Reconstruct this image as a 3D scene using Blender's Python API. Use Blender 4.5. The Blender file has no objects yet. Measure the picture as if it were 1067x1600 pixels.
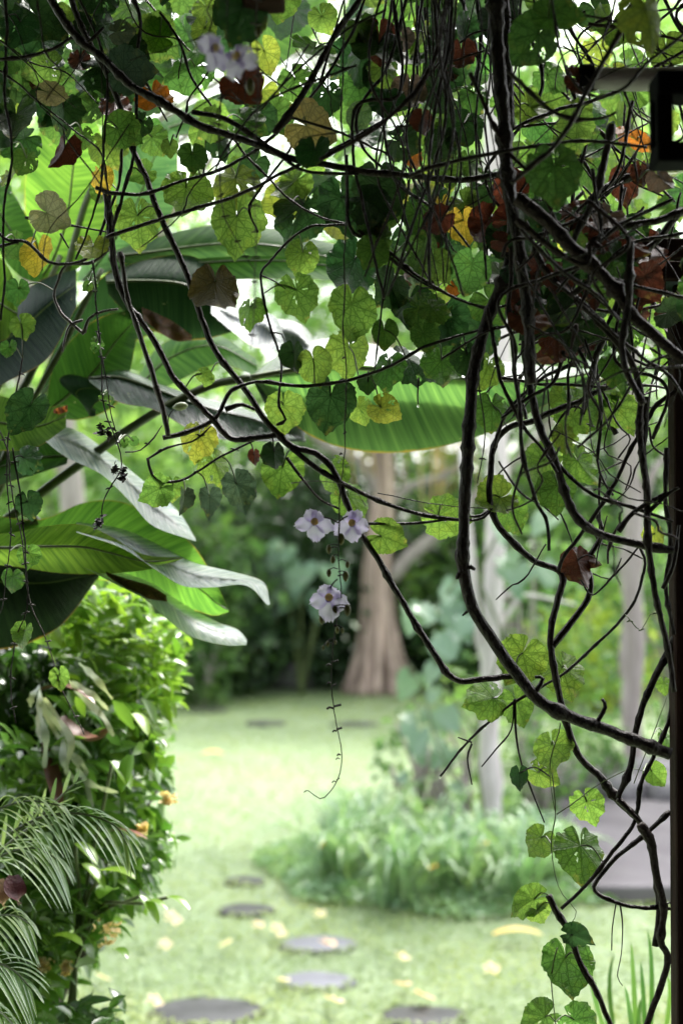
import bpy, math, random
import numpy as np
from mathutils import Vector, Matrix
random.seed(7); rng = np.random.default_rng(11)
scene = bpy.context.scene
COL = scene.collection

# ------------------------------------------------------------------ camera
H, F, PITCH = 1.9, 2222.0, math.atan(50 / 2222.0)
cam_data = bpy.data.cameras.new('camera'); cam = bpy.data.objects.new('camera', cam_data); COL.objects.link(cam)
cam.location = (0, 0, H); cam.rotation_euler = (math.pi / 2 + PITCH, 0, 0)
cam_data.sensor_fit = 'VERTICAL'; cam_data.sensor_height = 36.0; cam_data.lens = 50.0
cam_data.clip_start = 0.05; cam_data.clip_end = 400
cam_data.dof.use_dof = True; cam_data.dof.focus_distance = 2.25; cam_data.dof.aperture_fstop = 2.8
cam_data.dof.aperture_blades = 0
scene.camera = cam

# ------------------------------------------------------------------ sky, sun, exposure
SUN_EL, SUN_ROT = math.radians(58), math.radians(25)
world = bpy.data.worlds.new('World'); scene.world = world; world.use_nodes = True
wn = world.node_tree; wn.nodes.clear()
sky = wn.nodes.new('ShaderNodeTexSky'); sky.sky_type = 'NISHITA'; sky.sun_disc = False
sky.sun_elevation = SUN_EL; sky.sun_rotation = SUN_ROT; sky.air_density = 1.0; sky.dust_density = 4.0; sky.ozone_density = 1.0
hs = wn.nodes.new('ShaderNodeHueSaturation'); hs.inputs['Saturation'].default_value = 0.22
bgn = wn.nodes.new('ShaderNodeBackground'); bgn.inputs['Strength'].default_value = 0.15
wo = wn.nodes.new('ShaderNodeOutputWorld')
wn.links.new(sky.outputs[0], hs.inputs['Color']); wn.links.new(hs.outputs[0], bgn.inputs[0]); wn.links.new(bgn.outputs[0], wo.inputs[0])
sl = bpy.data.lights.new('sun', 'SUN'); sl.energy = 1.5; sl.angle = math.radians(12); sl.color = (1, 0.97, 0.92)
sun = bpy.data.objects.new('sun', sl); COL.objects.link(sun)
sd = Vector((math.sin(SUN_ROT) * math.cos(SUN_EL), math.cos(SUN_ROT) * math.cos(SUN_EL), math.sin(SUN_EL)))
sun.rotation_euler = sd.to_track_quat('Z', 'Y').to_euler(); sun.location = (0, 5, 20)
scene.view_settings.view_transform = 'Standard'; scene.view_settings.look = 'None'
scene.view_settings.exposure = 2.32; scene.view_settings.gamma = 1.0
scene.cycles.use_denoising = True
scene.cycles.max_bounces = 8; scene.cycles.transparent_max_bounces = 8
scene.cycles.diffuse_bounces = 3; scene.cycles.glossy_bounces = 2; scene.cycles.transmission_bounces = 5
scene.cycles.sample_clamp_indirect = 6.0
scene.cycles.volume_bounces = 0

# ------------------------------------------------------------------ placing helpers
def P(x, y, d):
    """world point seen at photo pixel x,y at distance d in front of the lens plane"""
    dx, dy, dz = (x - 533.5) / F, 1.0, -(y - 800) / F
    c, s = math.cos(PITCH), math.sin(PITCH)
    Y, Z = dy * c - dz * s, dy * s + dz * c
    return Vector((dx / Y * d, d, H + Z / Y * d))
def G(x, y):
    d = H * F / (y - 850.0)
    p = P(x, y, d); return Vector((p.x, p.y, 0))
off = {}
def tag(o, label=None, cat=None, group=None, kind=None):
    if label: o['label'] = label
    if cat: o['category'] = cat
    if group: o['group'] = group
    if kind: o['kind'] = kind
    return o
def empty(name, loc, label, cat, group=None):
    o = bpy.data.objects.new(name, None); COL.objects.link(o); o.location = loc; o.empty_display_size = 0.05
    off[o.name] = Vector(loc); return tag(o, label, cat, group)
def mk(name, V, Fc, mat, parent=None, smooth=True, uv=None, label=None, mats=None, mi=None):
    """one mesh object from world-space vertices"""
    V = np.asarray(V, dtype=np.float64)
    o0 = off[parent.name] if parent else Vector((0, 0, 0))
    if parent is None:
        o0 = Vector(((V[:, 0].min() + V[:, 0].max()) / 2, (V[:, 1].min() + V[:, 1].max()) / 2, V[:, 2].min()))
    W = V - np.array(o0)
    me = bpy.data.meshes.new(name)
    if isinstance(Fc, np.ndarray):
        n, k = Fc.shape
        me.vertices.add(len(W)); me.vertices.foreach_set('co', W.astype(np.float32).ravel())
        me.loops.add(n * k); me.loops.foreach_set('vertex_index', Fc.astype(np.int32).ravel())
        me.polygons.add(n); me.polygons.foreach_set('loop_start', np.arange(0, n * k, k, dtype=np.int32))
        me.update(calc_edges=True); me.validate()
    else:
        me.from_pydata(W.tolist(), [], Fc); me.update()
    if smooth: me.polygons.foreach_set('use_smooth', [True] * len(me.polygons))
    if uv is not None:
        ul = me.uv_layers.new(name='UVMap'); idx = np.zeros(len(me.loops), dtype=np.int32); me.loops.foreach_get('vertex_index', idx)
        ul.data.foreach_set('uv', np.asarray(uv, dtype=np.float32)[idx].ravel())
    for m in (mats or [mat]): me.materials.append(m)
    if mi is not None: me.polygons.foreach_set('material_index', mi)
    o = bpy.data.objects.new(name, me); COL.objects.link(o)
    if parent: o.parent = parent; off[o.name] = o0
    else: o.location = o0; off[o.name] = o0
    if label: o['label'] = label
    return o
def box(c, s):
    v = [[c[0] + sx * s[0] / 2, c[1] + sy * s[1] / 2, c[2] + sz * s[2] / 2] for sx in (-1, 1) for sy in (-1, 1) for sz in (-1, 1)]
    f = [(0, 1, 3, 2), (4, 6, 7, 5), (0, 4, 5, 1), (2, 3, 7, 6), (0, 2, 6, 4), (1, 5, 7, 3)]
    return v, f
def bevel(o, w, seg=2):
    m = o.modifiers.new('bevel', 'BEVEL'); m.width = w; m.segments = seg; return o
def join(parts):
    V, Fc, n = [], [], 0
    for v, f in parts:
        V += [list(a) for a in v]; Fc += [tuple(i + n for i in q) for q in f]; n += len(v)
    return V, Fc
def catmull(pts, step):
    pts = [np.array(p, float) for p in pts]
    if len(pts) == 2: pts = [pts[0], (pts[0] + pts[1]) / 2, pts[1]]
    ext = [2 * pts[0] - pts[1]] + pts + [2 * pts[-1] - pts[-2]]
    out = []
    for i in range(1, len(ext) - 2):
        a, b, c, d = ext[i - 1:i + 3]
        n = max(2, int(np.linalg.norm(c - b) / step))
        for k in range(n):
            t = k / n
            out.append(0.5 * (2 * b + (c - a) * t + (2 * a - 5 * b + 4 * c - d) * t * t + (3 * b - a - 3 * c + d) * t ** 3))
    out.append(pts[-1]); return np.array(out)
def tube(path, rad, sides=7, jit=0.0, cap=True, knots=0, flute=0.0):
    path = np.asarray(path, float); n = len(path)
    rad = np.asarray(rad, float) * np.ones(n)
    if jit: rad = rad * (1 + jit * (np.convolve(rng.normal(size=n + 4), np.ones(5) / 5, 'valid')))
    if knots:
        for k in range(knots):
            i = rng.integers(1, max(2, n - 1)); rad = rad * (1 + rng.uniform(.15, .42) * np.exp(-((np.arange(n) - i) / .8) ** 2))
    T = np.gradient(path, axis=0); T /= (np.linalg.norm(T, axis=1)[:, None] + 1e-9)
    u = np.cross(T[0], [0.3, 1, 0.2]); u /= np.linalg.norm(u) + 1e-9
    V = []
    ang = np.arange(sides) * 2 * math.pi / sides
    for i in range(n):
        u = u - T[i] * np.dot(u, T[i]); u /= np.linalg.norm(u) + 1e-9; w = np.cross(T[i], u)
        rr = rad[i] * (1 + flute * np.sin(ang * 5 + 1.3) + flute * .6 * np.sin(ang * 9 + i * .05))
        V.append(path[i] + (np.cos(ang) * rr)[:, None] * u + (np.sin(ang) * rr)[:, None] * w)
    V = np.concatenate(V)
    Fc = [(i * sides + j, i * sides + (j + 1) % sides, (i + 1) * sides + (j + 1) % sides, (i + 1) * sides + j) for i in range(n - 1) for j in range(sides)]
    if cap: Fc += [tuple(range(sides))[::-1], tuple((n - 1) * sides + j for j in range(sides))]
    return V.tolist(), Fc

# ------------------------------------------------------------------ materials
def newmat(name):
    m = bpy.data.materials.new(name); m.use_nodes = True; nt = m.node_tree; nt.nodes.clear()
    o = nt.nodes.new('ShaderNodeOutputMaterial'); return m, nt, o
class N:
    def __init__(s, nt): s.nt = nt
    def n(s, t, **k):
        x = s.nt.nodes.new(t)
        for a, b in k.items(): setattr(x, a, b)
        return x
    def put(s, sock, v):
        if hasattr(v, 'is_output'): s.nt.links.new(v, sock)
        else: sock.default_value = v
    def math(s, op, a, b=0.0, c=0.0):
        x = s.n('ShaderNodeMath', operation=op); s.put(x.inputs[0], a); s.put(x.inputs[1], b); s.put(x.inputs[2], c); return x.outputs[0]
    def mix(s, f, a, b, mode='MIX'):
        x = s.n('ShaderNodeMix', data_type='RGBA', blend_type=mode)
        s.put(x.inputs[0], f); s.put(x.inputs[6], a); s.put(x.inputs[7], b); return x.outputs[2]
    def noise(s, scale, vec=None, detail=3, rough=.5, w=None):
        x = s.n('ShaderNodeTexNoise'); x.inputs['Scale'].default_value = scale; x.inputs['Detail'].default_value = detail; x.inputs['Roughness'].default_value = rough
        if vec is not None: s.nt.links.new(vec, x.inputs['Vector'])
        return x.outputs[0]
    def ramp(s, v, lo, hi):
        x = s.n('ShaderNodeMapRange'); s.put(x.inputs[0], v); x.inputs[1].default_value = lo; x.inputs[2].default_value = hi; return x.outputs[0]
def c4(c): return (c[0], c[1], c[2], 1)
def simple(name, c1, c2, scale=20, rough=.7, bump=.3, bscale=None, spec=.5, coord='Object', stretch=None, metallic=0):
    m, nt, o = newmat(name); q = N(nt)
    tc = q.n('ShaderNodeTexCoord').outputs[coord]
    if stretch:
        mp = q.n('ShaderNodeMapping'); nt.links.new(tc, mp.inputs[0]); mp.inputs['Scale'].default_value = stretch; tc = mp.outputs[0]
    f = q.ramp(q.noise(scale, tc, 5, .6), .3, .7)
    b = q.n('ShaderNodeBsdfPrincipled'); q.put(b.inputs['Base Color'], q.mix(f, c4(c1), c4(c2)))
    b.inputs['Roughness'].default_value = rough; b.inputs['Specular IOR Level'].default_value = spec; b.inputs['Metallic'].default_value = metallic
    if bump:
        bn = q.n('ShaderNodeBump'); bn.inputs['Strength'].default_value = bump; bn.inputs['Distance'].default_value = .01
        nt.links.new(q.noise(bscale or scale * 3, tc, 4, .6), bn.inputs['Height']); nt.links.new(bn.outputs[0], b.inputs['Normal'])
    nt.links.new(b.outputs[0], o.inputs[0]); return m
def foliage(name, c1, c2, rough=.45, trans=.45, tgain=1.6, scale=3.0, spec=.5):
    """leaf faces scattered through a crown: colour varies leaf to leaf (by island)"""
    m, nt, o = newmat(name); q = N(nt)
    g = q.n('ShaderNodeNewGeometry'); col = q.mix(g.outputs['Random Per Island'], c4(c1), c4(c2))
    tc = q.n('ShaderNodeTexCoord').outputs['Object']
    col = q.mix(q.ramp(q.noise(scale, tc, 2), .4, .65), col, q.mix(1.0, col, (1.25, 1.15, .8, 1), 'MULTIPLY'))
    b = q.n('ShaderNodeBsdfPrincipled'); q.put(b.inputs['Base Color'], col); b.inputs['Roughness'].default_value = rough; b.inputs['Specular IOR Level'].default_value = spec
    t = q.n('ShaderNodeBsdfTranslucent'); q.put(t.inputs[0], q.mix(1.0, col, (tgain * 1.15, tgain * 1.2, tgain * .7, 1), 'MULTIPLY'))
    ms = q.n('ShaderNodeMixShader'); ms.inputs[0].default_value = trans
    nt.links.new(b.outputs[0], ms.inputs[1]); nt.links.new(t.outputs[0], ms.inputs[2]); nt.links.new(ms.outputs[0], o.inputs[0]); return m

def vine_leaf_material():
    m, nt, o = newmat('veined_leaf'); q = N(nt)
    uvn = q.n('ShaderNodeUVMap').outputs[0]
    sp = q.n('ShaderNodeSeparateXYZ'); nt.links.new(uvn, sp.inputs[0]); u, v = sp.outputs[0], sp.outputs[1]
    oi = q.n('ShaderNodeObjectInfo')
    off_ = q.n('ShaderNodeVectorMath', operation='ADD'); nt.links.new(uvn, off_.inputs[0])
    cb = q.n('ShaderNodeCombineXYZ'); q.put(cb.inputs[2], q.math('MULTIPLY', oi.outputs['Random'], 40.0)); nt.links.new(cb.outputs[0], off_.inputs[1])
    vec = off_.outputs[0]
    wob = q.math('MULTIPLY', q.math('SUBTRACT', q.noise(4, vec, 2), .5), .35)
    r = q.math('SQRT', q.math('ADD', q.math('MULTIPLY', u, u), q.math('MULTIPLY', v, v)))
    a = q.math('ADD', q.math('DIVIDE', q.math('ARCTAN2', u, v), math.radians(40)), q.math('MULTIPLY', wob, r))
    fr = q.math('ABSOLUTE', q.math('SUBTRACT', a, q.math('ROUND', a)))
    dist = q.math('MULTIPLY', q.math('MULTIPLY', fr, r), .70)
    wid = q.math('SUBTRACT', .040, q.math('MULTIPLY', r, .020))
    main = q.math('SUBTRACT', 1.0, q.math('SMOOTH_MIN', q.math('DIVIDE', dist, wid), 1.0, .3))
    # forking side veins and net
    vo = q.n('ShaderNodeTexVoronoi', feature='DISTANCE_TO_EDGE'); vo.inputs['Scale'].default_value = 5.2; nt.links.new(vec, vo.inputs['Vector'])
    v2 = q.n('ShaderNodeTexVoronoi', feature='DISTANCE_TO_EDGE'); v2.inputs['Scale'].default_value = 15.0; nt.links.new(vec, v2.inputs['Vector'])
    net = q.math('SUBTRACT', 1.0, q.ramp(vo.outputs[0], .03, .09))
    net2 = q.math('MULTIPLY', q.math('SUBTRACT', 1.0, q.ramp(v2.outputs[0], .03, .14)), .45)
    vein = q.math('MINIMUM', 1.0, q.math('MAXIMUM', q.math('MAXIMUM', main, q.math('MULTIPLY', net, .8)), net2))
    vein = q.math('MAXIMUM', vein, 0.0)
    col = oi.outputs['Color']
    blot = q.ramp(q.noise(2.6, vec, 4, .6), .50, .72)
    warm = q.mix(1.0, col, (1.30, 1.08, .85, 1), 'MULTIPLY')
    c = q.mix(q.math('MULTIPLY', blot, .75), col, warm)
    edge = q.math('MULTIPLY', q.ramp(r, .62, .95), q.ramp(q.noise(3.5, vec, 3), .55, .7))
    c = q.mix(q.math('MULTIPLY', edge, .75), c, (.40, .35, .09, 1))
    spots = q.ramp(q.noise(22, vec, 2, .5), .72, .78)
    c = q.mix(q.math('MULTIPLY', spots, .7), c, (.35, .33, .12, 1))
    dark = q.mix(q.math('MULTIPLY', vein, .92), c, q.mix(1.0, c, (.24, .30, .26, 1), 'MULTIPLY'))
    b = q.n('ShaderNodeBsdfPrincipled'); q.put(b.inputs['Base Color'], q.mix(1.0, c, (.5, .5, .6, 1), 'MULTIPLY'))
    b.inputs['Roughness'].default_value = .42; b.inputs['Specular IOR Level'].default_value = .45
    bn = q.n('ShaderNodeBump'); bn.inputs['Strength'].default_value = .5; bn.inputs['Distance'].default_value = .004
    nt.links.new(q.math('SUBTRACT', q.noise(6, vec, 3), q.math('MULTIPLY', vein, .8)), bn.inputs['Height']); nt.links.new(bn.outputs[0], b.inputs['Normal'])
    t = q.n('ShaderNodeBsdfTranslucent'); q.put(t.inputs[0], q.mix(1.0, dark, (.95, 1.0, .75, 1), 'MULTIPLY'))
    ms = q.n('ShaderNodeMixShader'); nt.links.new(oi.outputs['Alpha'], ms.inputs[0])
    nt.links.new(b.outputs[0], ms.inputs[1]); nt.links.new(t.outputs[0], ms.inputs[2]); nt.links.new(ms.outputs[0], o.inputs[0]); return m

def big_leaf_material(matte=False):
    m, nt, o = newmat('broad_blade' + ('_underside' if matte else '')); brown = False; q = N(nt)
    uvn = q.n('ShaderNodeUVMap').outputs[0]
    sp = q.n('ShaderNodeSeparateXYZ'); nt.links.new(uvn, sp.inputs[0]); u, v = sp.outputs[0], sp.outputs[1]   # u along, v across -1..1
    oi = q.n('ShaderNodeObjectInfo'); col = oi.outputs['Color']
    av = q.math('ABSOLUTE', v)
    ph = q.math('ADD', q.math('MULTIPLY', u, 1.0), q.math('MULTIPLY', av, -.10))
    cb = q.n('ShaderNodeCombineXYZ'); q.put(cb.inputs[0], q.math('MULTIPLY', ph, 60.0)); q.put(cb.inputs[1], q.math('MULTIPLY', v, .6)); q.put(cb.inputs[2], q.math('MULTIPLY', oi.outputs['Random'], 30.0))
    st = q.noise(1.0, cb.outputs[0], 3, .6)
    cf = q.n('ShaderNodeCombineXYZ'); q.put(cf.inputs[0], q.math('MULTIPLY', ph, 260.0)); q.put(cf.inputs[1], q.math('MULTIPLY', v, .6))
    fine = q.noise(1.0, cf.outputs[0], 2, .5)
    c = q.mix(q.ramp(st, .35, .7), q.mix(1.0, col, (.50, .58, .6, 1), 'MULTIPLY'), q.mix(1.0, col, (1.35, 1.25, 1.1, 1), 'MULTIPLY'))
    tco = q.n('ShaderNodeTexCoord').outputs['Object']
    edge = q.ramp(q.math('ADD', av, q.math('MULTIPLY', q.noise(14, tco, 4, .7), .10)), 1.025, 1.055)
    c = q.mix(edge, c, (.42, .26, .05, 1))
    nn = q.noise(5, tco, 4, .65)
    if brown:
        k = q.math('MULTIPLY', q.ramp(q.math('ADD', q.math('MULTIPLY', q.ramp(v, .1, .9), .5), q.math('MULTIPLY', nn, .7)), .52, .60), 1.0)
        c = q.mix(k, c, q.mix(q.noise(12, tco, 3), (.30, .10, .04, 1), (.42, .30, .22, 1)))
    mid = q.math('SUBTRACT', 1.0, q.ramp(av, .015, .04))
    c = q.mix(q.math('MULTIPLY', mid, .5), c, (.26, .34, .10, 1))
    sp2 = q.ramp(q.noise(60, tco, 2), .74, .77)
    c = q.mix(q.math('MULTIPLY', sp2, .8), c, (.45, .42, .2, 1))
    b = q.n('ShaderNodeBsdfPrincipled'); q.put(b.inputs['Base Color'], q.mix(1.0, c, (.45, .45, .5, 1), 'MULTIPLY'))
    b.inputs['Roughness'].default_value = .5 if matte else .27; b.inputs['Specular IOR Level'].default_value = .04 if matte else .9
    bn = q.n('ShaderNodeBump'); bn.inputs['Strength'].default_value = .7; bn.inputs['Distance'].default_value = .006
    nt.links.new(q.math('ADD', st, q.math('MULTIPLY', fine, .5)), bn.inputs['Height']); nt.links.new(bn.outputs[0], b.inputs['Normal'])
    t = q.n('ShaderNodeBsdfTranslucent'); q.put(t.inputs[0], q.mix(1.0, c, (.95, 1.05, .7, 1), 'MULTIPLY'))
    ms = q.n('ShaderNodeMixShader'); nt.links.new(oi.outputs['Alpha'], ms.inputs[0])
    nt.links.new(b.outputs[0], ms.inputs[1]); nt.links.new(t.outputs[0], ms.inputs[2]); nt.links.new(ms.outputs[0], o.inputs[0]); return m

M = {}
M['leaf'] = vine_leaf_material(); M['blade'] = big_leaf_material(); M['under'] = big_leaf_material(True)
M['vine'] = simple('vine_bark', (.008, .0055, .005), (.040, .026, .023), 45, .5, .9, 110, spec=.28, stretch=(1, 1, .5))
M['vine_red'] = simple('reddish_vine_bark', (.020, .010, .010), (.045, .026, .024), 45, .55, .9, 110, spec=.25)
M['vine_pale'] = simple('pale_vine_bark', (.045, .033, .03), (.09, .07, .065), 60, .5, .6, 160)
M['stem'] = simple('green_stem', (.05, .08, .02), (.10, .13, .04), 30, .4, .2)
M['darkwood'] = simple('dark_timber', (.014, .007, .006), (.045, .022, .018), 8, .85, .5, 60, stretch=(6, 6, 1), spec=.1)
M['roofwood'] = simple('veranda_boards', (.03, .022, .018), (.06, .045, .035), 5, .7, .3)
M['palewood'] = simple('weathered_rail', (.52, .49, .51), (.66, .64, .67), 12, .6, .3)  # weathered wood, base colour raised to imitate backlit glare
M['iron'] = simple('painted_iron', (.003, .003, .004), (.007, .007, .009), 20, .8, .1, spec=.06)
M['grassy'] = simple('lawn_turf', (.14, .20, .095), (.19, .255, .135), 1.3, .55, .5, 60)
M['stone'] = simple('wet_stepping_stone', (.014, .014, .016), (.060, .060, .064), 5, .55, .3, spec=.25)
M['rock'] = simple('mossy_rock', (.06, .07, .06), (.16, .15, .16), 5, .7, .8, 14)
M['concrete'] = simple('grey_paving', (.10, .092, .10), (.155, .145, .155), 3, .95, .4, spec=.05)
M['palebark'] = simple('pale_bark', (.42, .37, .37), (.68, .63, .65), 7, .7, .6, 30, stretch=(3, 3, .5))
M['figbark'] = simple('fig_bark', (.07, .042, .034), (.66, .50, .44), 2.2, .75, .8, 9, stretch=(6, 6, .35))
M['greybark'] = simple('grey_bark', (.20, .17, .16), (.36, .32, .31), 7, .75, .6, 25, stretch=(3, 3, .5))

# ------------------------------------------------------------------ foliage scatter
def leaf_cloud(C, size, up=.35, aspect=.5, fold=.25, near=False, dirs=None):
    """C (n,3) centres -> verts, quads ; each leaf is a pointed, folded blade"""
    C = np.asarray(C); n = len(C); size = np.asarray(size) * np.ones(n) * rng.uniform(.65, 1.25, n)
    nrm = rng.normal(size=(n, 3)); nrm[:, 2] = np.abs(nrm[:, 2]) + up; nrm /= np.linalg.norm(nrm, axis=1)[:, None]
    t = rng.normal(size=(n, 3)) if dirs is None else dirs + rng.normal(size=(n, 3)) * .45
    t[:, 2] -= .35; t -= nrm * (t * nrm).sum(1)[:, None]; t /= np.linalg.norm(t, axis=1)[:, None]
    s = np.cross(nrm, t)
    L = size[:, None]; Wd = L * aspect * .5; z = nrm * L * fold * .3
    if near:
        rows = [(-.5, .06), (-.22, .82), (.08, 1.0), (.32, .62), (.5, .03)]
        V = []
        for yy, ww in rows:
            droop = -nrm * L * .35 * (yy + .5) ** 2
            c = C + t * L * yy + droop
            V += [c - s * Wd * ww + z * ww, c, c + s * Wd * ww + z * ww]
        k = 15; V = np.stack(V, 1).reshape(-1, 3)
        q = []
        for r_ in range(4):
            for cc in range(2): a = r_ * 3 + cc; q.append((a, a + 1, a + 4, a + 3))
        q = np.array(q)
    else:
        V = np.stack([C - t * L * .5, C - s * Wd + z, C + t * L * .5, C + s * Wd + z, C - t * L * .0], 1).reshape(-1, 3)
        k = 5; q = np.array([(0, 4, 2, 1), (0, 3, 2, 4)])
    Fc = (q[None] + (np.arange(n) * k)[:, None, None]).reshape(-1, 4)
    return V, Fc
def clumps(center, radii, n, nc=30, spread=.28, shell=.6):
    center = np.array(center); radii = np.array(radii)
    u = rng.normal(size=(nc, 3)); u /= np.linalg.norm(u, axis=1)[:, None]; rr = shell + (1 - shell) * rng.uniform(size=(nc, 1))
    cc = u * rr
    idx = rng.integers(0, nc, n); sc = rng.uniform(.6, 1.3, nc)[idx][:, None]
    p = cc[idx] + rng.normal(size=(n, 3)) * spread * .5 * sc
    return center + p * radii

# ------------------------------------------------------------------ the ground
def ground():
    xs = np.concatenate([np.linspace(-120, -12, 12), np.linspace(-10, 10, 81), np.linspace(12, 120, 12)])
    ys = np.concatenate([np.linspace(-30, 2, 6), np.linspace(3, 24, 85), np.linspace(27, 200, 20)])
    X, Y = np.meshgrid(xs, ys); Z = .012 * np.sin(X * 1.3 + .4) * np.sin(Y * .9)
    V = np.stack([X, Y, Z - .012], -1).reshape(-1, 3); nx = len(xs)
    Fc = [(j * nx + i, j * nx + i + 1, (j + 1) * nx + i + 1, (j + 1) * nx + i) for j in range(len(ys) - 1) for i in range(nx - 1)]
    o = mk('lawn', V, Fc, M['grassy']); tag(o, kind='structure')
ground()
# clover-like turf standing in the near lawn
M['turf'] = foliage('turf_blades', (.17, .235, .10), (.215, .28, .14), .4, .35, 1.3, 1.5)
n = 70000; d = 4.9 + 13 * rng.uniform(size=n) ** 1.9; xx = (rng.uniform(size=n) - .5) * (1.15 * d * 1067 / F)
ST = [(322, 1576, 178), (662, 1583, 132), (495, 1528, 116), (497, 1472, 118), (384, 1419, 92), (383, 1374, 66), (415, 1129, 66), (553, 1131, 74), (326, 1108, 64)]
keep = np.ones(n, bool)
for a, b, c in ST: g = G(a, b); keep &= np.hypot(xx - g.x, (d - g.y) / .74) > c / F * g.y * .5 * (.90 + .1 * np.sin(xx * 31) * np.cos(d * 27))
xx, d = xx[keep], d[keep]; n = len(d)
V, Fc = leaf_cloud(np.stack([xx, d, .008 + rng.uniform(0, .014, n)], 1), .024 + d * .0010, up=1.6, aspect=.5)
tag(mk('grass', V, Fc, M['turf']), 'short mixed turf covering the garden lawn', 'grass', kind='stuff')

# unseen veranda shell added over and behind the camera to shade the vines
for nm, c, s in [('roof', (0, -.90, 2.96), (7.0, 6.6, .12)), ('floor', (0, -1.5, -.02), (7.0, 6.6, .16)),
                 ('wall_back', (0, -4.3, 1.45), (7.0, .12, 2.84)), ('wall_left', (-3.4, -1.2, 1.45), (.12, 5.9, 2.84)), ('wall_right', (3.4, -1.2, 1.45), (.12, 5.9, 2.84))]:
    v, f = box(c, s); tag(mk(nm, v, f, M['roofwood'], smooth=False), kind='structure')

# post at the right edge, with a thinner batten against it
pp = P(1056, 1100, 2.16)
root = empty('veranda_post', (pp.x + .04, 2.2, 0), 'dark timber post at the right edge with vine stems growing against it', 'post')
v, f = box((pp.x + .058, 2.2, 1.15), (.11, .05, 2.3)); bevel(mk('shaft', v, f, M['darkwood'], root, False), .006)
v, f = box((pp.x + .03, 2.245, 1.02), (.03, .03, 2.04)); bevel(mk('batten', v, f, M['darkwood'], root, False), .003)
v, f = box((pp.x + .06, 2.2, .05), (.16, .16, .1)); bevel(mk('base_block', v, f, M['darkwood'], root, False), .006)

# beams buried in the vines, upper right
a, b = P(945, 392, 2.22), P(1120, 402, 2.22)
root = empty('timber_beam', tuple(a), 'dark horizontal timber beam buried in vine stems in the upper right', 'beam')
v, f = box(((a.x + b.x) / 2, 2.22, a.z), (b.x - a.x, .05, .03)); bevel(mk('upper_board', v, f, M['darkwood'], root, False), .004)
a2 = P(1015, 420, 2.16); v, f = box(((a2.x + b.x) / 2, 2.16, a2.z - .004), (b.x - a2.x, .03, .026)); bevel(mk('lower_board', v, f, M['darkwood'], root, False), .003)

a, b = P(912, 122, 1.95), P(1110, 120, 1.95)
root = empty('weathered_rail', tuple(a), 'pale weathered rail end running behind the iron lantern in the top right', 'rail')
v, f = tube(catmull([a, (a + b) / 2 + Vector((0, 0, -.003)), b], .02), .014, 9, .15); mk('rail_pole', v, f, M['palewood'], root)
v, f = tube(catmull([a + Vector((-.006, 0, 0)), a + Vector((.012, 0, 0))], .004), .018, 9, .1); mk('end_collar', v, f, M['iron'], root)
# iron lantern
lc = P(1074, 192, 1.66)
root = empty('iron_lantern', tuple(lc), 'black open-sided iron lantern frame hanging at the right edge', 'lantern')
w, hh, t = .082, .104, .019
for k, (sx, sy) in enumerate([(-1, -1), (1, -1), (-1, 1), (1, 1)]):
    v, f = box((lc.x + sx * (w / 2 - t / 2), lc.y + sy * .016, lc.z), (t, .012, hh - .048)); bevel(mk('corner_bar', v, f, M['iron'], root, False), .002)
v, f = box((lc.x, lc.y, lc.z + hh / 2 - .011), (w, .05, .028)); bevel(mk('cap', v, f, M['iron'], root, False), .003)
v, f = box((lc.x, lc.y, lc.z - hh / 2 + .012), (w, .05, .024)); bevel(mk('base_plate', v, f, M['iron'], root, False), .003)
v, f = tube(catmull([lc + Vector((0, 0, hh / 2)), lc + Vector((.004, .01, .3)), Vector((lc.x, 1.75, 2.87))], .03), .004, 6); mk('hanging_rod', v, f, M['iron'], root)
# dark bracket at the top
lb = P(412, -2, 1.75)
root = empty('roof_bracket', tuple(lb), 'dark timber bracket poking down at the top edge above the flower', 'bracket')
v, f = box((lb.x, lb.y, lb.z + .004), (.052, .05, .03)); bevel(mk('block', v, f, M['darkwood'], root, False), .004)
v, f = box((lb.x, lb.y, lb.z + .16), (.03, .03, .30)); bevel(mk('upright', v, f, M['darkwood'], root, False), .003)

# paved path on the right and stepping stones
v, f = join([box((5.05, 9.0, .04), (6.2, 2.6, .1)), box((5.05, 10.9, .10), (6.0, 1.2, .2))])
g0 = G(930, 1408); V = [[a + g0.x - 1.95, b + g0.y - 7.7, c] for a, b, c in v]
bevel(tag(mk('path', V, f, M['concrete'], smooth=False), kind='structure'), .015)
M['palestone'] = simple('pale_wet_stone', (.09, .09, .11), (.17, .17, .20), 5, .5, .3, spec=.3)
def stone(x, y, wpx, lab, mat='stone', ar=.74):
    c = G(x, y); w = wpx / F * c.y / 2 * 1.0
    ang = np.linspace(0, 2 * math.pi, 28, endpoint=False); ph = rng.uniform(0, 6, 3)
    r = w * (1 + .05 * np.sin(2 * ang + ph[0]) + .04 * np.sin(3 * ang + ph[1]) + .02 * np.sin(7 * ang + ph[2]))
    V = []
    for z, k in [(-.03, 1.0), (.002, 1.0), (.008, .98), (.010, .9), (.009, .5)]:
        for a_, rr in zip(ang, r): V.append([c.x + math.cos(a_) * rr * k, c.y + math.sin(a_) * rr * k * ar, z + .0015 * math.sin(a_ * 4 + k * 7)])
    V.append([c.x, c.y, .008]); n = 28
    Fc = [(i * n + j, i * n + (j + 1) % n, (i + 1) * n + (j + 1) % n, (i + 1) * n + j) for i in range(4) for j in range(n)] + [(4 * n + j, 4 * n + (j + 1) % n, 5 * n) for j in range(n)]
    tag(mk('stepping_stone', V, Fc, M[mat]), lab, 'stepping stone', 'stepping stones laid in the lawn')
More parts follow.
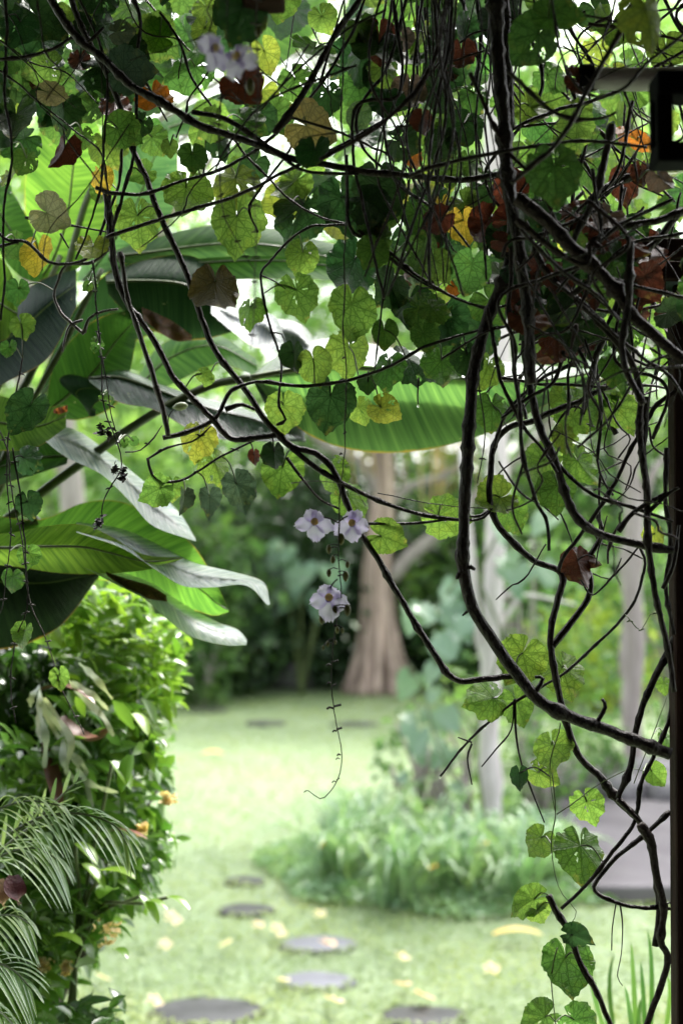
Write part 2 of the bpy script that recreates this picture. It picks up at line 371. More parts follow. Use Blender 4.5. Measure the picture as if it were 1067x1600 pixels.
for a_ in [(322, 1576, 178, 'largest dark oval stepping stone, nearest the leafy shrub'), (662, 1583, 132, 'dark wet stepping stone with a pink blossom lying on it'),
           (495, 1528, 116, 'pale bluish stepping stone in front of the stone with a pink blossom', 'palestone'), (497, 1472, 118, 'pale stepping stone beside a yellow blossom, partly sunk in grass', 'palestone'),
           (384, 1419, 92, 'grey stepping stone level with the front of the planted bed'), (383, 1374, 66, 'small brown-grey stepping stone at the left tip of the planted bed'),
           (415, 1129, 66, 'thin dark stepping stone far across the lawn, left of the flower string'), (553, 1131, 74, 'far thin stepping stone on the lawn before the big trunk'),
           (326, 1108, 64, 'farthest left dark stepping stone beside the shaded border')]: stone(*a_)

# fallen frangipani blossoms
def petal_mats(nm, c, c2): return foliage(nm, c, c2, .5, .35, 1.0, 30)
M['fr_yellow'] = petal_mats('yellow_petal', (.62, .54, .32), (.66, .60, .46)); M['fr_pink'] = petal_mats('pink_petal', (.62, .36, .32), (.66, .50, .42)); M['fr_white'] = petal_mats('cream_petal', (.62, .50, .38), (.66, .58, .46))
def blossom(x, y, wpx, mat, lab, z=.03):
    c = G(x, y); c.z = z + .02; r = wpx / F * c.y / 2 * .92; V, Fc = [], []
    ph = rng.uniform(0, 6); tx, ty = rng.uniform(-.5, .5, 2)
    for k in range(5):
        a_ = ph + k * 2 * math.pi / 5; b0 = len(V)
        for j, (l, w_) in enumerate([(0, .05), (.3, .22), (.62, .36), (.88, .27), (1.02, .06)]):
            for s_ in (-1, 0, 1):
                px_, py_ = l * r, s_ * w_ * r; zz = r * (.35 * l * l * (1 - .7 * l) + .10 * abs(s_)) + .1 * r * s_
                X = px_ * math.cos(a_) - py_ * math.sin(a_); Y = px_ * math.sin(a_) + py_ * math.cos(a_)
                V.append([c.x + X, c.y + Y, c.z + zz + X * tx + Y * ty])
        Fc += [(b0 + j * 3 + i, b0 + j * 3 + i + 1, b0 + j * 3 + i + 4, b0 + j * 3 + i + 3) for j in range(4) for i in (0, 1)]
    tag(mk('fallen_blossom', V, Fc, M[mat]), lab, 'blossom', 'frangipani blossoms fallen on the lawn')
for b_ in [(270, 1448, 32, 'fr_white', 'peach blossom on the grass below the left stepping stones'), (258, 1489, 26, 'fr_white', 'cream blossom lying closest to the leafy shrub'),
           (352, 1488, 26, 'fr_yellow', 'orange-yellow blossom alone between the shrub and the pale stones'), (403, 1458, 24, 'fr_pink', 'deep pink blossom left of the bright yellow pair'),
           (435, 1467, 30, 'fr_yellow', 'bright yellow blossom touching the half-sunk pale stone'), (499, 1441, 26, 'fr_yellow', 'yellow blossom just in front of the planted bed'),
           (513, 1487, 32, 'fr_pink', 'pink and white blossom at the front rim of a pale stone'), (442, 1545, 26, 'fr_yellow', 'pale yellow blossom left of the lowest pale stone'),
           (522, 1577, 36, 'fr_white', 'peach blossom between the two lowest dark stones'), (628, 1508, 28, 'fr_yellow', 'yellow blossom standing on edge in open grass'),
           (630, 1552, 32, 'fr_pink', 'pink and orange blossom behind the dark stone'), (662, 1570, 36, 'fr_pink', 'pink blossom lying on the dark wet stone'),
           (767, 1528, 32, 'fr_yellow', 'yellow blossom farthest right on the open lawn'), (162, 1541, 26, 'fr_white', 'orange-centred blossom at the foot of the leafy shrub'),
           (243, 1578, 28, 'fr_white', 'cream blossom at the left tip of the largest stone')]: blossom(*b_)
def strap_leaf(p0, p1, bend, w, k=8):
    """a tapering strip between two points, arched by bend"""
    p0, p1 = np.array(p0, float), np.array(p1, float); t = np.linspace(0, 1, k)[:, None]
    c = p0 + (p1 - p0) * t + np.array(bend) * (4 * t * (1 - t)); T = np.gradient(c, axis=0); s = np.cross(T, [0, 0, 1.0]) + 1e-6; s /= np.linalg.norm(s, axis=1)[:, None]
    ww = w * np.sin(np.clip(t * .93 + .07, 0, 1) * math.pi) ** .6 * .5
    nn = np.cross(s, T); nn /= np.linalg.norm(nn, axis=1)[:, None]
    V = np.stack([c - s * ww + nn * ww * .4, c, c + s * ww + nn * ww * .4], 1).reshape(-1, 3)
    return V.tolist(), [(i * 3 + j, i * 3 + j + 1, i * 3 + j + 4, i * 3 + j + 3) for i in range(k - 1) for j in (0, 1)]
M['drygrass'] = foliage('yellow_leaf', (.6, .45, .12), (.7, .5, .2), .6, .3, 1)
for xa, xb, y, lab in [(770, 848, 1470, 'long yellow fallen leaf on the grass in front of the bed'), (316, 350, 1184, 'brown fallen leaf on the far lawn right of the shrub')]:
    v, f = strap_leaf(G(xa, y) + Vector((0, 0, .04)), G(xb, y) + Vector((0, 0, .04)), (0, 0, .02), .07); tag(mk('fallen_leaf', v, f, M['drygrass']), lab, 'leaf')

# ------------------------------------------------------------------ planted bed on the right
M['cover'] = foliage('bed_cover', (.13, .26, .13), (.26, .38, .25), .35, .35, 1.3, 4)
n = 15000; a_ = rng.uniform(0, 2 * math.pi, n); r_ = np.sqrt(rng.uniform(size=n))
bc = G(680, 1375); X = bc.x + .12 + r_ * np.cos(a_) * (1.14 + .1 * np.sin(a_ * 5)); Y = bc.y + .35 + r_ * np.sin(a_) * (1.1 + .08 * np.sin(a_ * 7))
n2 = 5000; X2 = rng.uniform(bc.x + .6, bc.x + .95, n2); Y2 = rng.uniform(8.2, 10.5, n2); rr2 = np.full(n2, .5)
X = np.concatenate([X, X2]); Y = np.concatenate([Y, Y2]); r_ = np.concatenate([r_, rr2])
Z = (.02 + .09 * np.sqrt(np.clip(1 - r_ ** 2, 0, 1))) * rng.uniform(.3, 1.1, len(X)) * (1 + .3 * np.sin(X * 7) * np.cos(Y * 6))
V, Fc = leaf_cloud(np.stack([X, Y, Z], 1), .045, up=.8, aspect=.6); tag(mk('ground_cover', V, Fc, M['cover']), 'low leafy ground cover filling the planted bed', 'ground cover', kind='stuff')
M['strap'] = foliage('strap_blades', (.12, .24, .11), (.27, .39, .26), .28, .4, 1.3, 4, spec=.8)
def lily(x, y, h, nb, lab, spread=1.0, w=.035, mat='strap', nm='spider_lily', grp='strappy clumps in the planted bed'):
    g = G(x, y) if y > 900 else None
    parts = []
    for k in range(nb):
        a_ = rng.uniform(0, 2 * math.pi); L = h * rng.uniform(.7, 1.15); o_ = rng.uniform(.25, 1.0) * L * .75 * spread
        p0 = np.array([g.x + rng.normal() * .05, g.y + rng.normal() * .05, 0]); p1 = p0 + [math.cos(a_) * o_, math.sin(a_) * o_, L * rng.uniform(.35, .85)]
        parts.append(strap_leaf(p0, p1, (0, 0, L * .38), w * rng.uniform(.7, 1.2)))
    v, f = join(parts); tag(mk(nm, v, f, M[mat]), lab, 'plant', grp)
for x, y, h, nb, lab in [(545, 1345, .62, 60, 'leftmost arching strappy clump in the bed'), (600, 1318, .66, 60, 'strappy clump behind the leftmost one in the bed'), (640, 1375, .60, 60, 'dense green strappy clump at the front middle of the bed'),
                         (700, 1325, .64, 55, 'strappy clump left of the pale slender trunk'), (735, 1360, .58, 50, 'low strappy clump just before the pale slender trunk'), (560, 1290, .55, 40, 'small strappy clump at the back of the bed'),
                         (790, 1335, .60, 50, 'strappy clump right of the pale slender trunk'), (835, 1370, .58, 45, 'dark-based strappy clump at the right of the bed'), (880, 1340, .55, 40, 'rightmost strappy clump beside the grey path')]:
    lily(x - 20, y + 38, h * .76, int(nb * 1.3), lab, 1.4, .024)
M['tiny_flower'] = foliage('tiny_orange', (.85, .45, .08), (.85, .65, .15), .5, .3, 1)
pts = []
for x, y in [(668, 1318), (693, 1325), (608, 1352), (503, 1372), (753, 1380), (677, 1412)]:
    g = G(x, y + 25); g.z = .28; pts += [np.array(g) + rng.normal(size=3) * .012 for _ in range(3)]
V, Fc = leaf_cloud(np.array(pts), .024, up=1, aspect=.9); tag(mk('bedding_flowers', V, Fc, M['tiny_flower']), 'scattered tiny orange flowers among the bed foliage', 'flowers', kind='stuff')
# strappy plant bottom right
M['tuftg'] = foliage('tuft_blade', (.04, .11, .03), (.09, .18, .05), .35, .3, 1.2, 4)
g = P(1010, 1790, 3.1); parts = []
for x, y, bx in [(960, 1490, -.1), (930, 1530, -.1), (985, 1470, 0), (1000, 1500, 0), (945, 1570, -.1), (1010, 1450, .05), (920, 1500, -.1), (975, 1540, 0), (1040, 1520, .1), (955, 1600, -.1), (1000, 1560, 0)]:
    parts.append(strap_leaf(P(1000 + rng.uniform(-15, 15), 1760, 3.1), P(x, y, 3.0 + rng.uniform(-.2, .2)), (bx * .3, 0, .05), .011, 10))
v, f = join(parts); tag(mk('grass_tuft', v, f, M['tuftg']), 'tuft of long narrow blades beside the post at bottom right', 'plant')

# ------------------------------------------------------------------ trees and shrubs behind
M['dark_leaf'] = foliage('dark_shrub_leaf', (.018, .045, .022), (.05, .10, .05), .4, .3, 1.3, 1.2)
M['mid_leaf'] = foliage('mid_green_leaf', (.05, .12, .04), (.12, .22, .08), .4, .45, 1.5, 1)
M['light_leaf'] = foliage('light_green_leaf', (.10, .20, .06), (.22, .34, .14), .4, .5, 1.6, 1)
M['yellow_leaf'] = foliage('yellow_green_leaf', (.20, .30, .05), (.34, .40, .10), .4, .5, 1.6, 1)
M['blue_leaf'] = foliage('bluish_leaf', (.06, .14, .085), (.17, .27, .20), .3, .3, 1.3, 1, spec=.8)
def tree(name, x, d, zc, rad, n, size, mat, lab, bark='greybark', tr=.14, nc=26, spread=.35, grp='trees beyond the lawn', aspect=.5):
    X = (x - 533.5) / F * d
    root = empty(name, (X, d, 0), lab, 'tree', grp)
    top = zc - rad[2] * .2
    parts = [tube(catmull([(X, d, -.05), (X + .1, d, top * .35), (X - .08, d, top * .7), (X, d, zc)], .3), np.linspace(1, .45, len(catmull([(X, d, -.05), (X + .1, d, top * .35), (X - .08, d, top * .7), (X, d, zc)], .3))) * tr, 8, .1)]
    for k in range(7):
        a_ = rng.uniform(0, 6.28); e = np.array([X + math.cos(a_) * rad[0] * .7, d + math.sin(a_) * rad[1] * .7, zc + rng.uniform(-.2, .6) * rad[2]])
        s_ = np.array([X, d, top * rng.uniform(.45, .9)]); c_ = catmull([s_, (s_ + e) / 2 + [0, 0, .25], e], .3)
        parts.append(tube(c_, np.linspace(tr * .45, tr * .1, len(c_)), 6))
    v, f = join(parts); mk('trunk', v, f, M[bark], root)
    V, Fc = leaf_cloud(clumps((X, d, zc), rad, n, nc, spread), size, aspect=aspect); mk('crown', V, Fc, M[mat], root)
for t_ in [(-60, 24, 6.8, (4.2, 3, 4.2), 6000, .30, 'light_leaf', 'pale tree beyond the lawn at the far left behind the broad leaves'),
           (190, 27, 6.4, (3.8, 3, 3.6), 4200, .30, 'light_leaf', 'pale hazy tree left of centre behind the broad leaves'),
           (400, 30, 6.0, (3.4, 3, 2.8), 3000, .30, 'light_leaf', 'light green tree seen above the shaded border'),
           (640, 28, 7.2, (4.5, 3, 3.6), 4200, .30, 'mid_leaf', 'mid green tree behind the big trunk'),
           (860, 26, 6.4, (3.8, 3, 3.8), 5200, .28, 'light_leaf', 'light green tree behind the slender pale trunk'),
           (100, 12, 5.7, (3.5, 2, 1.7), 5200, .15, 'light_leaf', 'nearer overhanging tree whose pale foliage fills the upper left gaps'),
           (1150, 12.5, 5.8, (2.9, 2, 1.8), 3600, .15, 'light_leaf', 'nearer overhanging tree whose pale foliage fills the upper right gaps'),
           (1090, 23, 6.0, (3.8, 3, 4.4), 6000, .28, 'mid_leaf', 'mid green tree at the far right behind the vines')]:
    tree('garden_tree', *t_)
def shrub(name, x, d, rad, n, size, mat, lab, zc=None, grp='shrubs along the far border', cat='shrub', aspect=.5):
    X = (x - 533.5) / F * d; zc = rad[2] * .75 if zc is None else zc
    root = empty(name, (X, d, 0), lab, cat, grp); parts = []
    for k in range(9):
        a_ = rng.uniform(0, 6.28); e = np.array([X + math.cos(a_) * rad[0] * .6, d + math.sin(a_) * rad[1] * .6, zc + rad[2] * rng.uniform(-.1, .7)]); c_ = catmull([(X, d, -.05), (np.array([X, d, 0]) + e) / 2 + rng.normal(size=3) * .08, e], .2)
        parts.append(tube(c_, np.linspace(.03, .008, len(c_)), 5))
    v, f = join(parts); mk('stem', v, f, M['greybark'], root)
    C = clumps((X, d, zc), rad, n, 26, .45, .45); C[:, 2] = np.abs(C[:, 2]) + .02
    V, Fc = leaf_cloud(C, size, aspect=aspect); mk('foliage', V, Fc, M[mat], root)
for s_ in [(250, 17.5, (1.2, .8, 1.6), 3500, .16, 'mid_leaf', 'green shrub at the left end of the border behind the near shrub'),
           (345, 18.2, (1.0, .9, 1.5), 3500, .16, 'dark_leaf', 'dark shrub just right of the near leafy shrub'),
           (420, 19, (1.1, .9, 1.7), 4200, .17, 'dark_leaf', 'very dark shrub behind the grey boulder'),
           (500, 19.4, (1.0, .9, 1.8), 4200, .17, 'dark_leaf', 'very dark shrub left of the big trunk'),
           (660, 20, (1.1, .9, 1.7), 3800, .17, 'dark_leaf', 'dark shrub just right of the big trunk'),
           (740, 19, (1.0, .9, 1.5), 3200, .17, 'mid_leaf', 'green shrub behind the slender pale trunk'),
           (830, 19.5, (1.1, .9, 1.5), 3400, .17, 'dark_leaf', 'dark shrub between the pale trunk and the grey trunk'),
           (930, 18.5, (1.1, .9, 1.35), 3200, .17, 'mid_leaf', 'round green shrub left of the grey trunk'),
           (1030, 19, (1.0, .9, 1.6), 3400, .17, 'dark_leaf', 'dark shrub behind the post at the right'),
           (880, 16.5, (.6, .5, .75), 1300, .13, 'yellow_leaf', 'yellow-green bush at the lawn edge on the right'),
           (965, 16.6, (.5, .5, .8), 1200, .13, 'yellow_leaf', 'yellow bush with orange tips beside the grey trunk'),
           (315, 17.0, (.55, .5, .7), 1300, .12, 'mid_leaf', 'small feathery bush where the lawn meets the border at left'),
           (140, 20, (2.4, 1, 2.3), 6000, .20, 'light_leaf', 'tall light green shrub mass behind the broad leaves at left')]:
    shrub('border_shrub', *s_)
# tall loose backdrop hedge: individual shrubs, brighter, farther
for i, (x, z) in enumerate([(-20, 3.8), (160, 3.6), (330, 3.4), (520, 3.2), (700, 3.3), (850, 3.5), (1010, 3.8)]):
    shrub('tall_shrub', x, 23.5 + (i % 3) * .7, (1.5, 1.0, z * .62), 3600, .24, ('light_leaf', 'mid_leaf')[i % 2],
          ['tall bright shrub farthest left behind the border', 'tall mid green shrub behind the left broad leaves', 'tall bright shrub above the shaded border', 'tall mid green shrub behind the flower string',
           'tall bright shrub behind the leaning branch', 'tall mid green shrub behind the pale trunk leaves', 'tall bright shrub behind the right-hand vines'][i], z * .55, 'tall shrubs behind the border')

# big-leaved elephant ears in the border
def heart_leaf(c, s, nrm, tip, fold=.15):
    nrm = np.array(nrm, float); nrm /= np.linalg.norm(nrm); tip = np.array(tip, float); tip -= nrm * tip.dot(nrm); tip /= np.linalg.norm(tip); sd_ = np.cross(nrm, tip)
    out = [(0, -.10), (.18, -.42), (.42, -.40), (.56, -.10), (.52, .22), (.34, .60), (.14, .88), (0, 1.0)]
    pts = out + [(-a, b) for a, b in out[-2:0:-1]]
    V = [np.array(c)] + [np.array(c) + s * (a * sd_ + b * tip + nrm * (fold * abs(a) - .18 * b * b)) for a, b in pts]
    k = len(pts); return [list(v) for v in V], [(0, i + 1, (i + 1) % k + 1) for i in range(k)]
M['ear'] = foliage('elephant_ear_leaf', (.07, .17, .10), (.14, .26, .17), .35, .3, 1.3, 4, spec=.8)
def ears(x, y, d, spots, lab, s0=.42, mat='ear', nm='elephant_ear_plant'):
    g = G(x, y) if d is None else Vector(((x - 533.5) / F * d, d, 0)); root = empty(nm, tuple(g), lab, 'plant', 'big-leaved plants of the border')
    for sx, sy, k in spots:
        p = P(sx, sy, g.y + rng.uniform(-.25, .25)); c_ = catmull([g, g * .4 + p * .6 + Vector((0, 0, .1)), p], .1)
        v, f = tube(c_, np.linspace(.02, .01, len(c_)), 6); mk('stalk', v, f, M['stem'], root)
        v, f = heart_leaf(p, s0 * k, (rng.uniform(-.3, .3), -.75, .6), (rng.uniform(-.5, .5), -.3, -.8)); mk('leaf', v, f, M[mat], root)
ears(390, 1082, None, [(395, 950, 1), (352, 925, .8), (430, 900, .9), (372, 880, .8), (455, 930, .7), (340, 975, .6), (415, 985, .7)], 'elephant ear plant with pale leaves left of the boulder')
ears(470, 1075, 18.0, [(470, 890, .9), (500, 935, .8), (440, 860, .8), (520, 890, .8)], 'darker elephant ear plant nearest the big trunk')
M['rubble'] = simple('rubble_stone', (.08, .08, .085), (.24, .23, .24), 9, .8, 1.0, 20, spec=.1)
# boulder
c = G(463, 1072); ico = []
def boulder(c, r, lab, name='boulder', mat='rock'):
    nu, nv = 20, 12; V = []
    ph = rng.uniform(0, 6, 6)
    for i in range(nv + 1):
        th = math.pi * i / nv
        for j in range(nu):
            a_ = 2 * math.pi * j / nu; k = 1 + .12 * math.sin(2 * a_ + ph[0]) * math.sin(th) + .09 * math.sin(3 * a_ + ph[1] + th * 2) * math.sin(th) + .05 * math.sin(5 * a_ + 4 * th + ph[2]) * math.sin(th)
            V.append([c[0] + r[0] * k * math.sin(th) * math.cos(a_), c[1] + r[1] * k * math.sin(th) * math.sin(a_), c[2] + r[2] * k * math.cos(th)])
    Fc = [(i * nu + j, (i + 1) * nu + j, (i + 1) * nu + (j + 1) % nu, i * nu + (j + 1) % nu) for i in range(nv) for j in range(nu)]
    tag(mk(name, V, Fc, M[mat]), lab, 'rock')
boulder((c.x, c.y, .16), (.34, .3, .26), 'rounded grey boulder left of the big trunk in the shade')
for x, y, r, lab in [(968, 1262, .16, 'pale rubble stone left of the two by the grey path'), (1010, 1240, .2, 'large pale rubble stone behind the grey path'), (1042, 1262, .17, 'pale rubble stone touching the post edge')]:
    c = G(x, y); boulder((c.x, c.y, .12), (r * 1.2, r, r * .8), lab, 'rubble_stone', 'rubble')

# fig tree with fluted trunk and hanging roots
d = 18.4; bx = (592 - 533.5) / F * d
root = empty('fig_tree', (bx, d, 0), 'big old tree with a fluted root-wrapped trunk and leaning branch', 'tree')
def pz(x, y): return P(x, y, d)
path = catmull([pz(592, 1086), pz(592, 1050), pz(591, 1000), pz(590, 950), pz(589, 900), pz(592, 860), pz(598, 800), pz(600, 740), pz(592, 640), pz(600, 520)], .12)
zz = path[:, 2]; rad = .13 + .27 * np.exp(-zz / .62)
v, f = tube(path, rad, 56, .03, flute=.20); mk('trunk', v, f, M['figbark'], root)
for k in range(12):
    a_ = k / 12 * 6.28 + rng.uniform(-.2, .2); t0 = rng.uniform(1.2, 2.4)
    c_ = catmull([(bx + math.cos(a_) * .12, d + math.sin(a_) * .12, t0), (bx + math.cos(a_) * .19, d + math.sin(a_) * .19, t0 * .45), (bx + math.cos(a_) * .44, d + math.sin(a_) * .44, -.03)], .15)
    v, f = tube(c_, np.linspace(.02, .06, len(c_)), 8, .15); mk('root', v, f, M['figbark'], root)
for pts, r0, r1 in [([(612, 905), (640, 870), (690, 828), (750, 770), (830, 700), (900, 600)], .10, .06), ([(600, 800), (640, 760), (690, 745), (760, 700)], .07, .04), ([(598, 780), (560, 720), (500, 690), (430, 600)], .09, .05), ([(598, 700), (640, 620), (680, 500)], .09, .05)]:
    c_ = catmull([pz(*p) for p in pts], .15); v, f = tube(c_, np.linspace(r0, r1, len(c_)), 9, .1); mk('branch', v, f, M['greybark'], root)
M['hangroot'] = foliage('hanging_root', (.50, .30, .24), (.42, .40, .16), .7, .2, 1, .8)
for k in range(26):
    x = rng.uniform(545, 745); y1 = rng.uniform(700, 850); p0, p1 = pz(x, 560), pz(x + rng.uniform(-12, 12), y1); p0.y = p1.y = d + rng.uniform(-1, .6)
    v, f = tube(catmull([p0, (p0 + p1) / 2 + Vector((rng.uniform(-.1, .1), 0, 0)), p1], .3), rng.uniform(.008, .02), 5); mk('aerial_root', v, f, M['hangroot'], root)
V, Fc = leaf_cloud(clumps((bx + .2, d + .5, 6.0), (3.6, 2.4, 1.7), 5200, 26, .4), .2); mk('crown', V, Fc, M['mid_leaf'], root)

# slender pale trunk with climber, grey trunk on the right
def slim(name, pts, d, w0, w1, bark, lab, extra=()):
    b = P(pts[0][0], pts[0][1], d); root = empty(name, (b.x, d, 0), lab, 'tree', 'slender trunks on the right')
    c_ = catmull([(b.x, d, -.05)] + [P(x, y, d) for x, y in pts], .12); v, f = tube(c_, np.linspace(w0, w1, len(c_)), 12, .12, knots=4); mk('trunk', v, f, M[bark], root)
    for e, r_ in extra:
        c_ = catmull([P(x, y, d) for x, y in e], .1); v, f = tube(c_, np.linspace(r_, r_ * .5, len(c_)), 7, .1); mk('branch', v, f, M[bark], root)
    return root
t1 = slim('slender_tree', [(768, 1250), (764, 1150), (768, 1000), (772, 880), (778, 760), (776, 660), (780, 520), (770, 300), (780, 80)], 9.2, .062, .082, 'palebark', 'slender pale trunk rising from the planted bed',
          [([(766, 1050), (748, 1000), (742, 940), (735, 860), (720, 700)], .035), ([(770, 990), (800, 950), (812, 920), (800, 880)], .018), ([(772, 930), (830, 930), (900, 945)], .014)])
t2 = slim('slender_tree', [(990, 1180), (985, 1100), (992, 1000), (985, 900), (990, 800), (980, 700), (985, 560), (990, 300), (980, 100)], 11.2, .085, .06, 'greybark', 'grey mottled trunk behind the stems near the post',
          [([(988, 1090), (975, 1040), (978, 980), (985, 900)], .05), ([(990, 820), (1020, 740), (1060, 690)], .04)])
V, Fc = leaf_cloud(clumps(P(800, -150, 9.6), (1.9, 1.2, .9), 1500, 22, .4), .13); mk('crown', V, Fc, M['light_leaf'], t1)
V, Fc = leaf_cloud(clumps(P(990, -60, 11.6), (1.7, 1.4, 1.6), 1800, 22, .4), .15); mk('crown', V, Fc, M['light_leaf'], t2)
# climber on the pale trunk: big bluish leaves
g = Vector(((768 - 533.5) / F * 9.0, 9.0, 0)); root = empty('climbing_plant', tuple(g), 'climber with big pale bluish leaves around the slender pale trunk', 'plant')
v, f = join([tube(catmull([P(760, 1300, 9), P(745, 1150, 8.95), P(782, 1000, 8.9), P(750, 900, 8.95), P(790, 800, 8.9), P(770, 700, 9)], .06), .010, 6), tube(catmull([P(745, 1150, 8.95), P(690, 1060, 8.9), P(680, 960, 8.9), P(720, 900, 8.9)], .06), .007, 6),
             tube(catmull([P(750, 1290, 9), P(690, 1180, 8.8), P(660, 1080, 8.8), P(640, 1040, 8.8)], .06), .006, 6)]); mk('stem', v, f, M['stem'], root)
for k in range(50):
    if k < 20: x, y = rng.normal(695, 28), rng.normal(975, 42)
    elif k < 30: x, y = rng.normal(800, 40), rng.normal(875, 45)
    elif k < 60: x, y = rng.normal(668, 26), rng.normal(1120, 60)
    else: x, y = rng.normal(725, 50), rng.normal(1060, 50)
    v, f = heart_leaf(P(x, y, 8.9 + rng.uniform(-.3, .25)), rng.uniform(.07, .16), (rng.uniform(-.5, .5), -.7, rng.uniform(.2, .9)), (rng.uniform(-.7, .7), -.2, -.8)); mk('leaf', v, f, M['blue_leaf'], root)
# loose young shrubs behind the bed
for s_ in [(650, 9.8, (.28, .25, .50), 230, .085, 'mid_leaf', 'sparse young shrub at the left of the pale trunk'), (720, 9.6, (.3, .25, .55), 260, .085, 'light_leaf', 'loose light shrub in front of the pale trunk'),
           (850, 9.8, (.38, .3, .50), 500, .08, 'mid_leaf', 'bushy green shrub right of the pale trunk'), (930, 10.4, (.3, .3, .34), 500, .08, 'mid_leaf', 'low round bush behind the grey path'),
           (830, 12.5, (.6, .4, 1.5), 900, .10, 'mid_leaf', 'taller loose shrub between the two slender trunks'), (1060, 13, (.8, .5, 1.5), 1400, .12, 'mid_leaf', 'green shrub behind the post')]:
    shrub('young_shrub', *s_[:7], None, 'young shrubs around the planted bed')

# ------------------------------------------------------------------ near planting on the left
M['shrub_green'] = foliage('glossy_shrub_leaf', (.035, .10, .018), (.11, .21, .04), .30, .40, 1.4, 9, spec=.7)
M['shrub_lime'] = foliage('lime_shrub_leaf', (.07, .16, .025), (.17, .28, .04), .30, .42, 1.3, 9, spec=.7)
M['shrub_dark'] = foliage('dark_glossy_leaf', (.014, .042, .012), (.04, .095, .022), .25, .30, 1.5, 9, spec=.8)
def inside(poly, x, y):
    c = np.zeros(len(x), bool); n = len(poly)
    for i in range(n):
        (x1, y1), (x2, y2) = poly[i], poly[i - 1]
        k = ((y1 > y) != (y2 > y)); xi = (x2 - x1) * (y - y1) / (y2 - y1 + 1e-9) + x1; c ^= k & (x < xi)
    return c
def mass(poly, n, d0, d1, bulge=.35, edge_x=300):
    """points filling a bulging body of leaves whose outline is poly"""
    xs = [p[0] for p in poly]; ys = [p[1] for p in poly]; out = []
    x = rng.uniform(min(xs), max(xs), n * 3); y = rng.uniform(min(ys), max(ys), n * 3); k = inside(poly, x, y); x, y = x[k][:n], y[k][:n]
    for a, b in zip(x + rng.normal(size=len(x)) * 9 + 8 * np.sin(y / 17), y + rng.normal(size=len(y)) * 9 + 7 * np.sin(x / 19)):
        f = min(1.0, max(0.0, (edge_x - a) / 260)); out.append(P(a, b, d0 + (d1 - d0) * rng.uniform() ** 1.3 + bulge * (1 - math.sqrt(1 - (1 - f) ** 2 * .96))))
    return np.array(out)
def near_shrub(nm, poly, n, d0, d1, size, mat, lab, aspect, dirs, stems, flowers=(), bulge=.4):
    b = P(-70, 1000, (d0 + d1) / 2 + .1); root = empty(nm, (b.x, b.y, 0), lab, 'shrub', 'shrubs massed at the left')
    parts = []
    for x, y in stems:
        e = P(x, y, (d0 + d1) / 2 + .1); c_ = catmull([(b.x + rng.normal() * .05, b.y, -.05), (np.array([b.x, b.y, .4]) * .5 + np.array(e) * .5) + rng.normal(size=3) * .04, e], .06); parts.append(tube(c_, np.linspace(.016, .003, len(c_)), 6, .1))
    v, f = join(parts); mk('stem', v, f, M['vine_pale'], root)
    V, Fc = leaf_cloud(mass(poly, n, d0, d1, bulge), size, up=.5, aspect=aspect, near=True, dirs=np.array(dirs)); mk('foliage', V, Fc, M[mat], root)
    for x, y, h in flowers:
        c = P(x, y, d0 + .02); V, Fc = leaf_cloud(np.array([np.array(c) + [rng.normal() * h * .22, rng.normal() * h * .2, rng.uniform(-.5, .5) * h] for _ in range(46)]), .014, up=.5, aspect=.9); mk('flower_spike', V, Fc, M['cream'], root)
M['cream'] = foliage('cream_floret', (.55, .42, .22), (.62, .52, .32), .6, .3, 1, 30)
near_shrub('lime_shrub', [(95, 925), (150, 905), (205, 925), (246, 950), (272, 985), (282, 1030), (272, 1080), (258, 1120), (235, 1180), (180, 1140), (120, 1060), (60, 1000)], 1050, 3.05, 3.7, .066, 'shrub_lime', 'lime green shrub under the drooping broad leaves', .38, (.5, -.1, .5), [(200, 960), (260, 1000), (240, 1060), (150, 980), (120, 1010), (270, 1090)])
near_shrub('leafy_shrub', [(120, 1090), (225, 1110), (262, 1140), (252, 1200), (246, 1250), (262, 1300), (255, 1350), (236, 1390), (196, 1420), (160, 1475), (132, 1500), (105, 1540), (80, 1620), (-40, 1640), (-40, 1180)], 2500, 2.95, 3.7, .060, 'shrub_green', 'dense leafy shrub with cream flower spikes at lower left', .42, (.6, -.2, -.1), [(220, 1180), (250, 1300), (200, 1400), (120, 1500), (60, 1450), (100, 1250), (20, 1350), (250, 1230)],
           [(170, 1460, .055), (262, 1247, .028), (221, 1296, .025), (105, 1512, .025), (70, 1508, .03)])
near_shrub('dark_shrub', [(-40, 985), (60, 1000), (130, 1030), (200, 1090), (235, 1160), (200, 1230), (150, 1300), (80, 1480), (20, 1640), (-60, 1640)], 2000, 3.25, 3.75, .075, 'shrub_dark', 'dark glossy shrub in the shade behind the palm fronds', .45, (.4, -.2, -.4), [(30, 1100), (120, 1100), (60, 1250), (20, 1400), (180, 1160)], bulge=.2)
near_shrub('low_shrub', [(120, 1570), (165, 1550), (195, 1575), (200, 1640), (90, 1650), (95, 1590)], 60, 2.85, 3.2, .075, 'shrub_dark', 'low bluish-green shrub top showing at the bottom edge near the largest stone', .4, (.1, -.1, .7), [(150, 1600), (180, 1610), (130, 1620)], bulge=0)
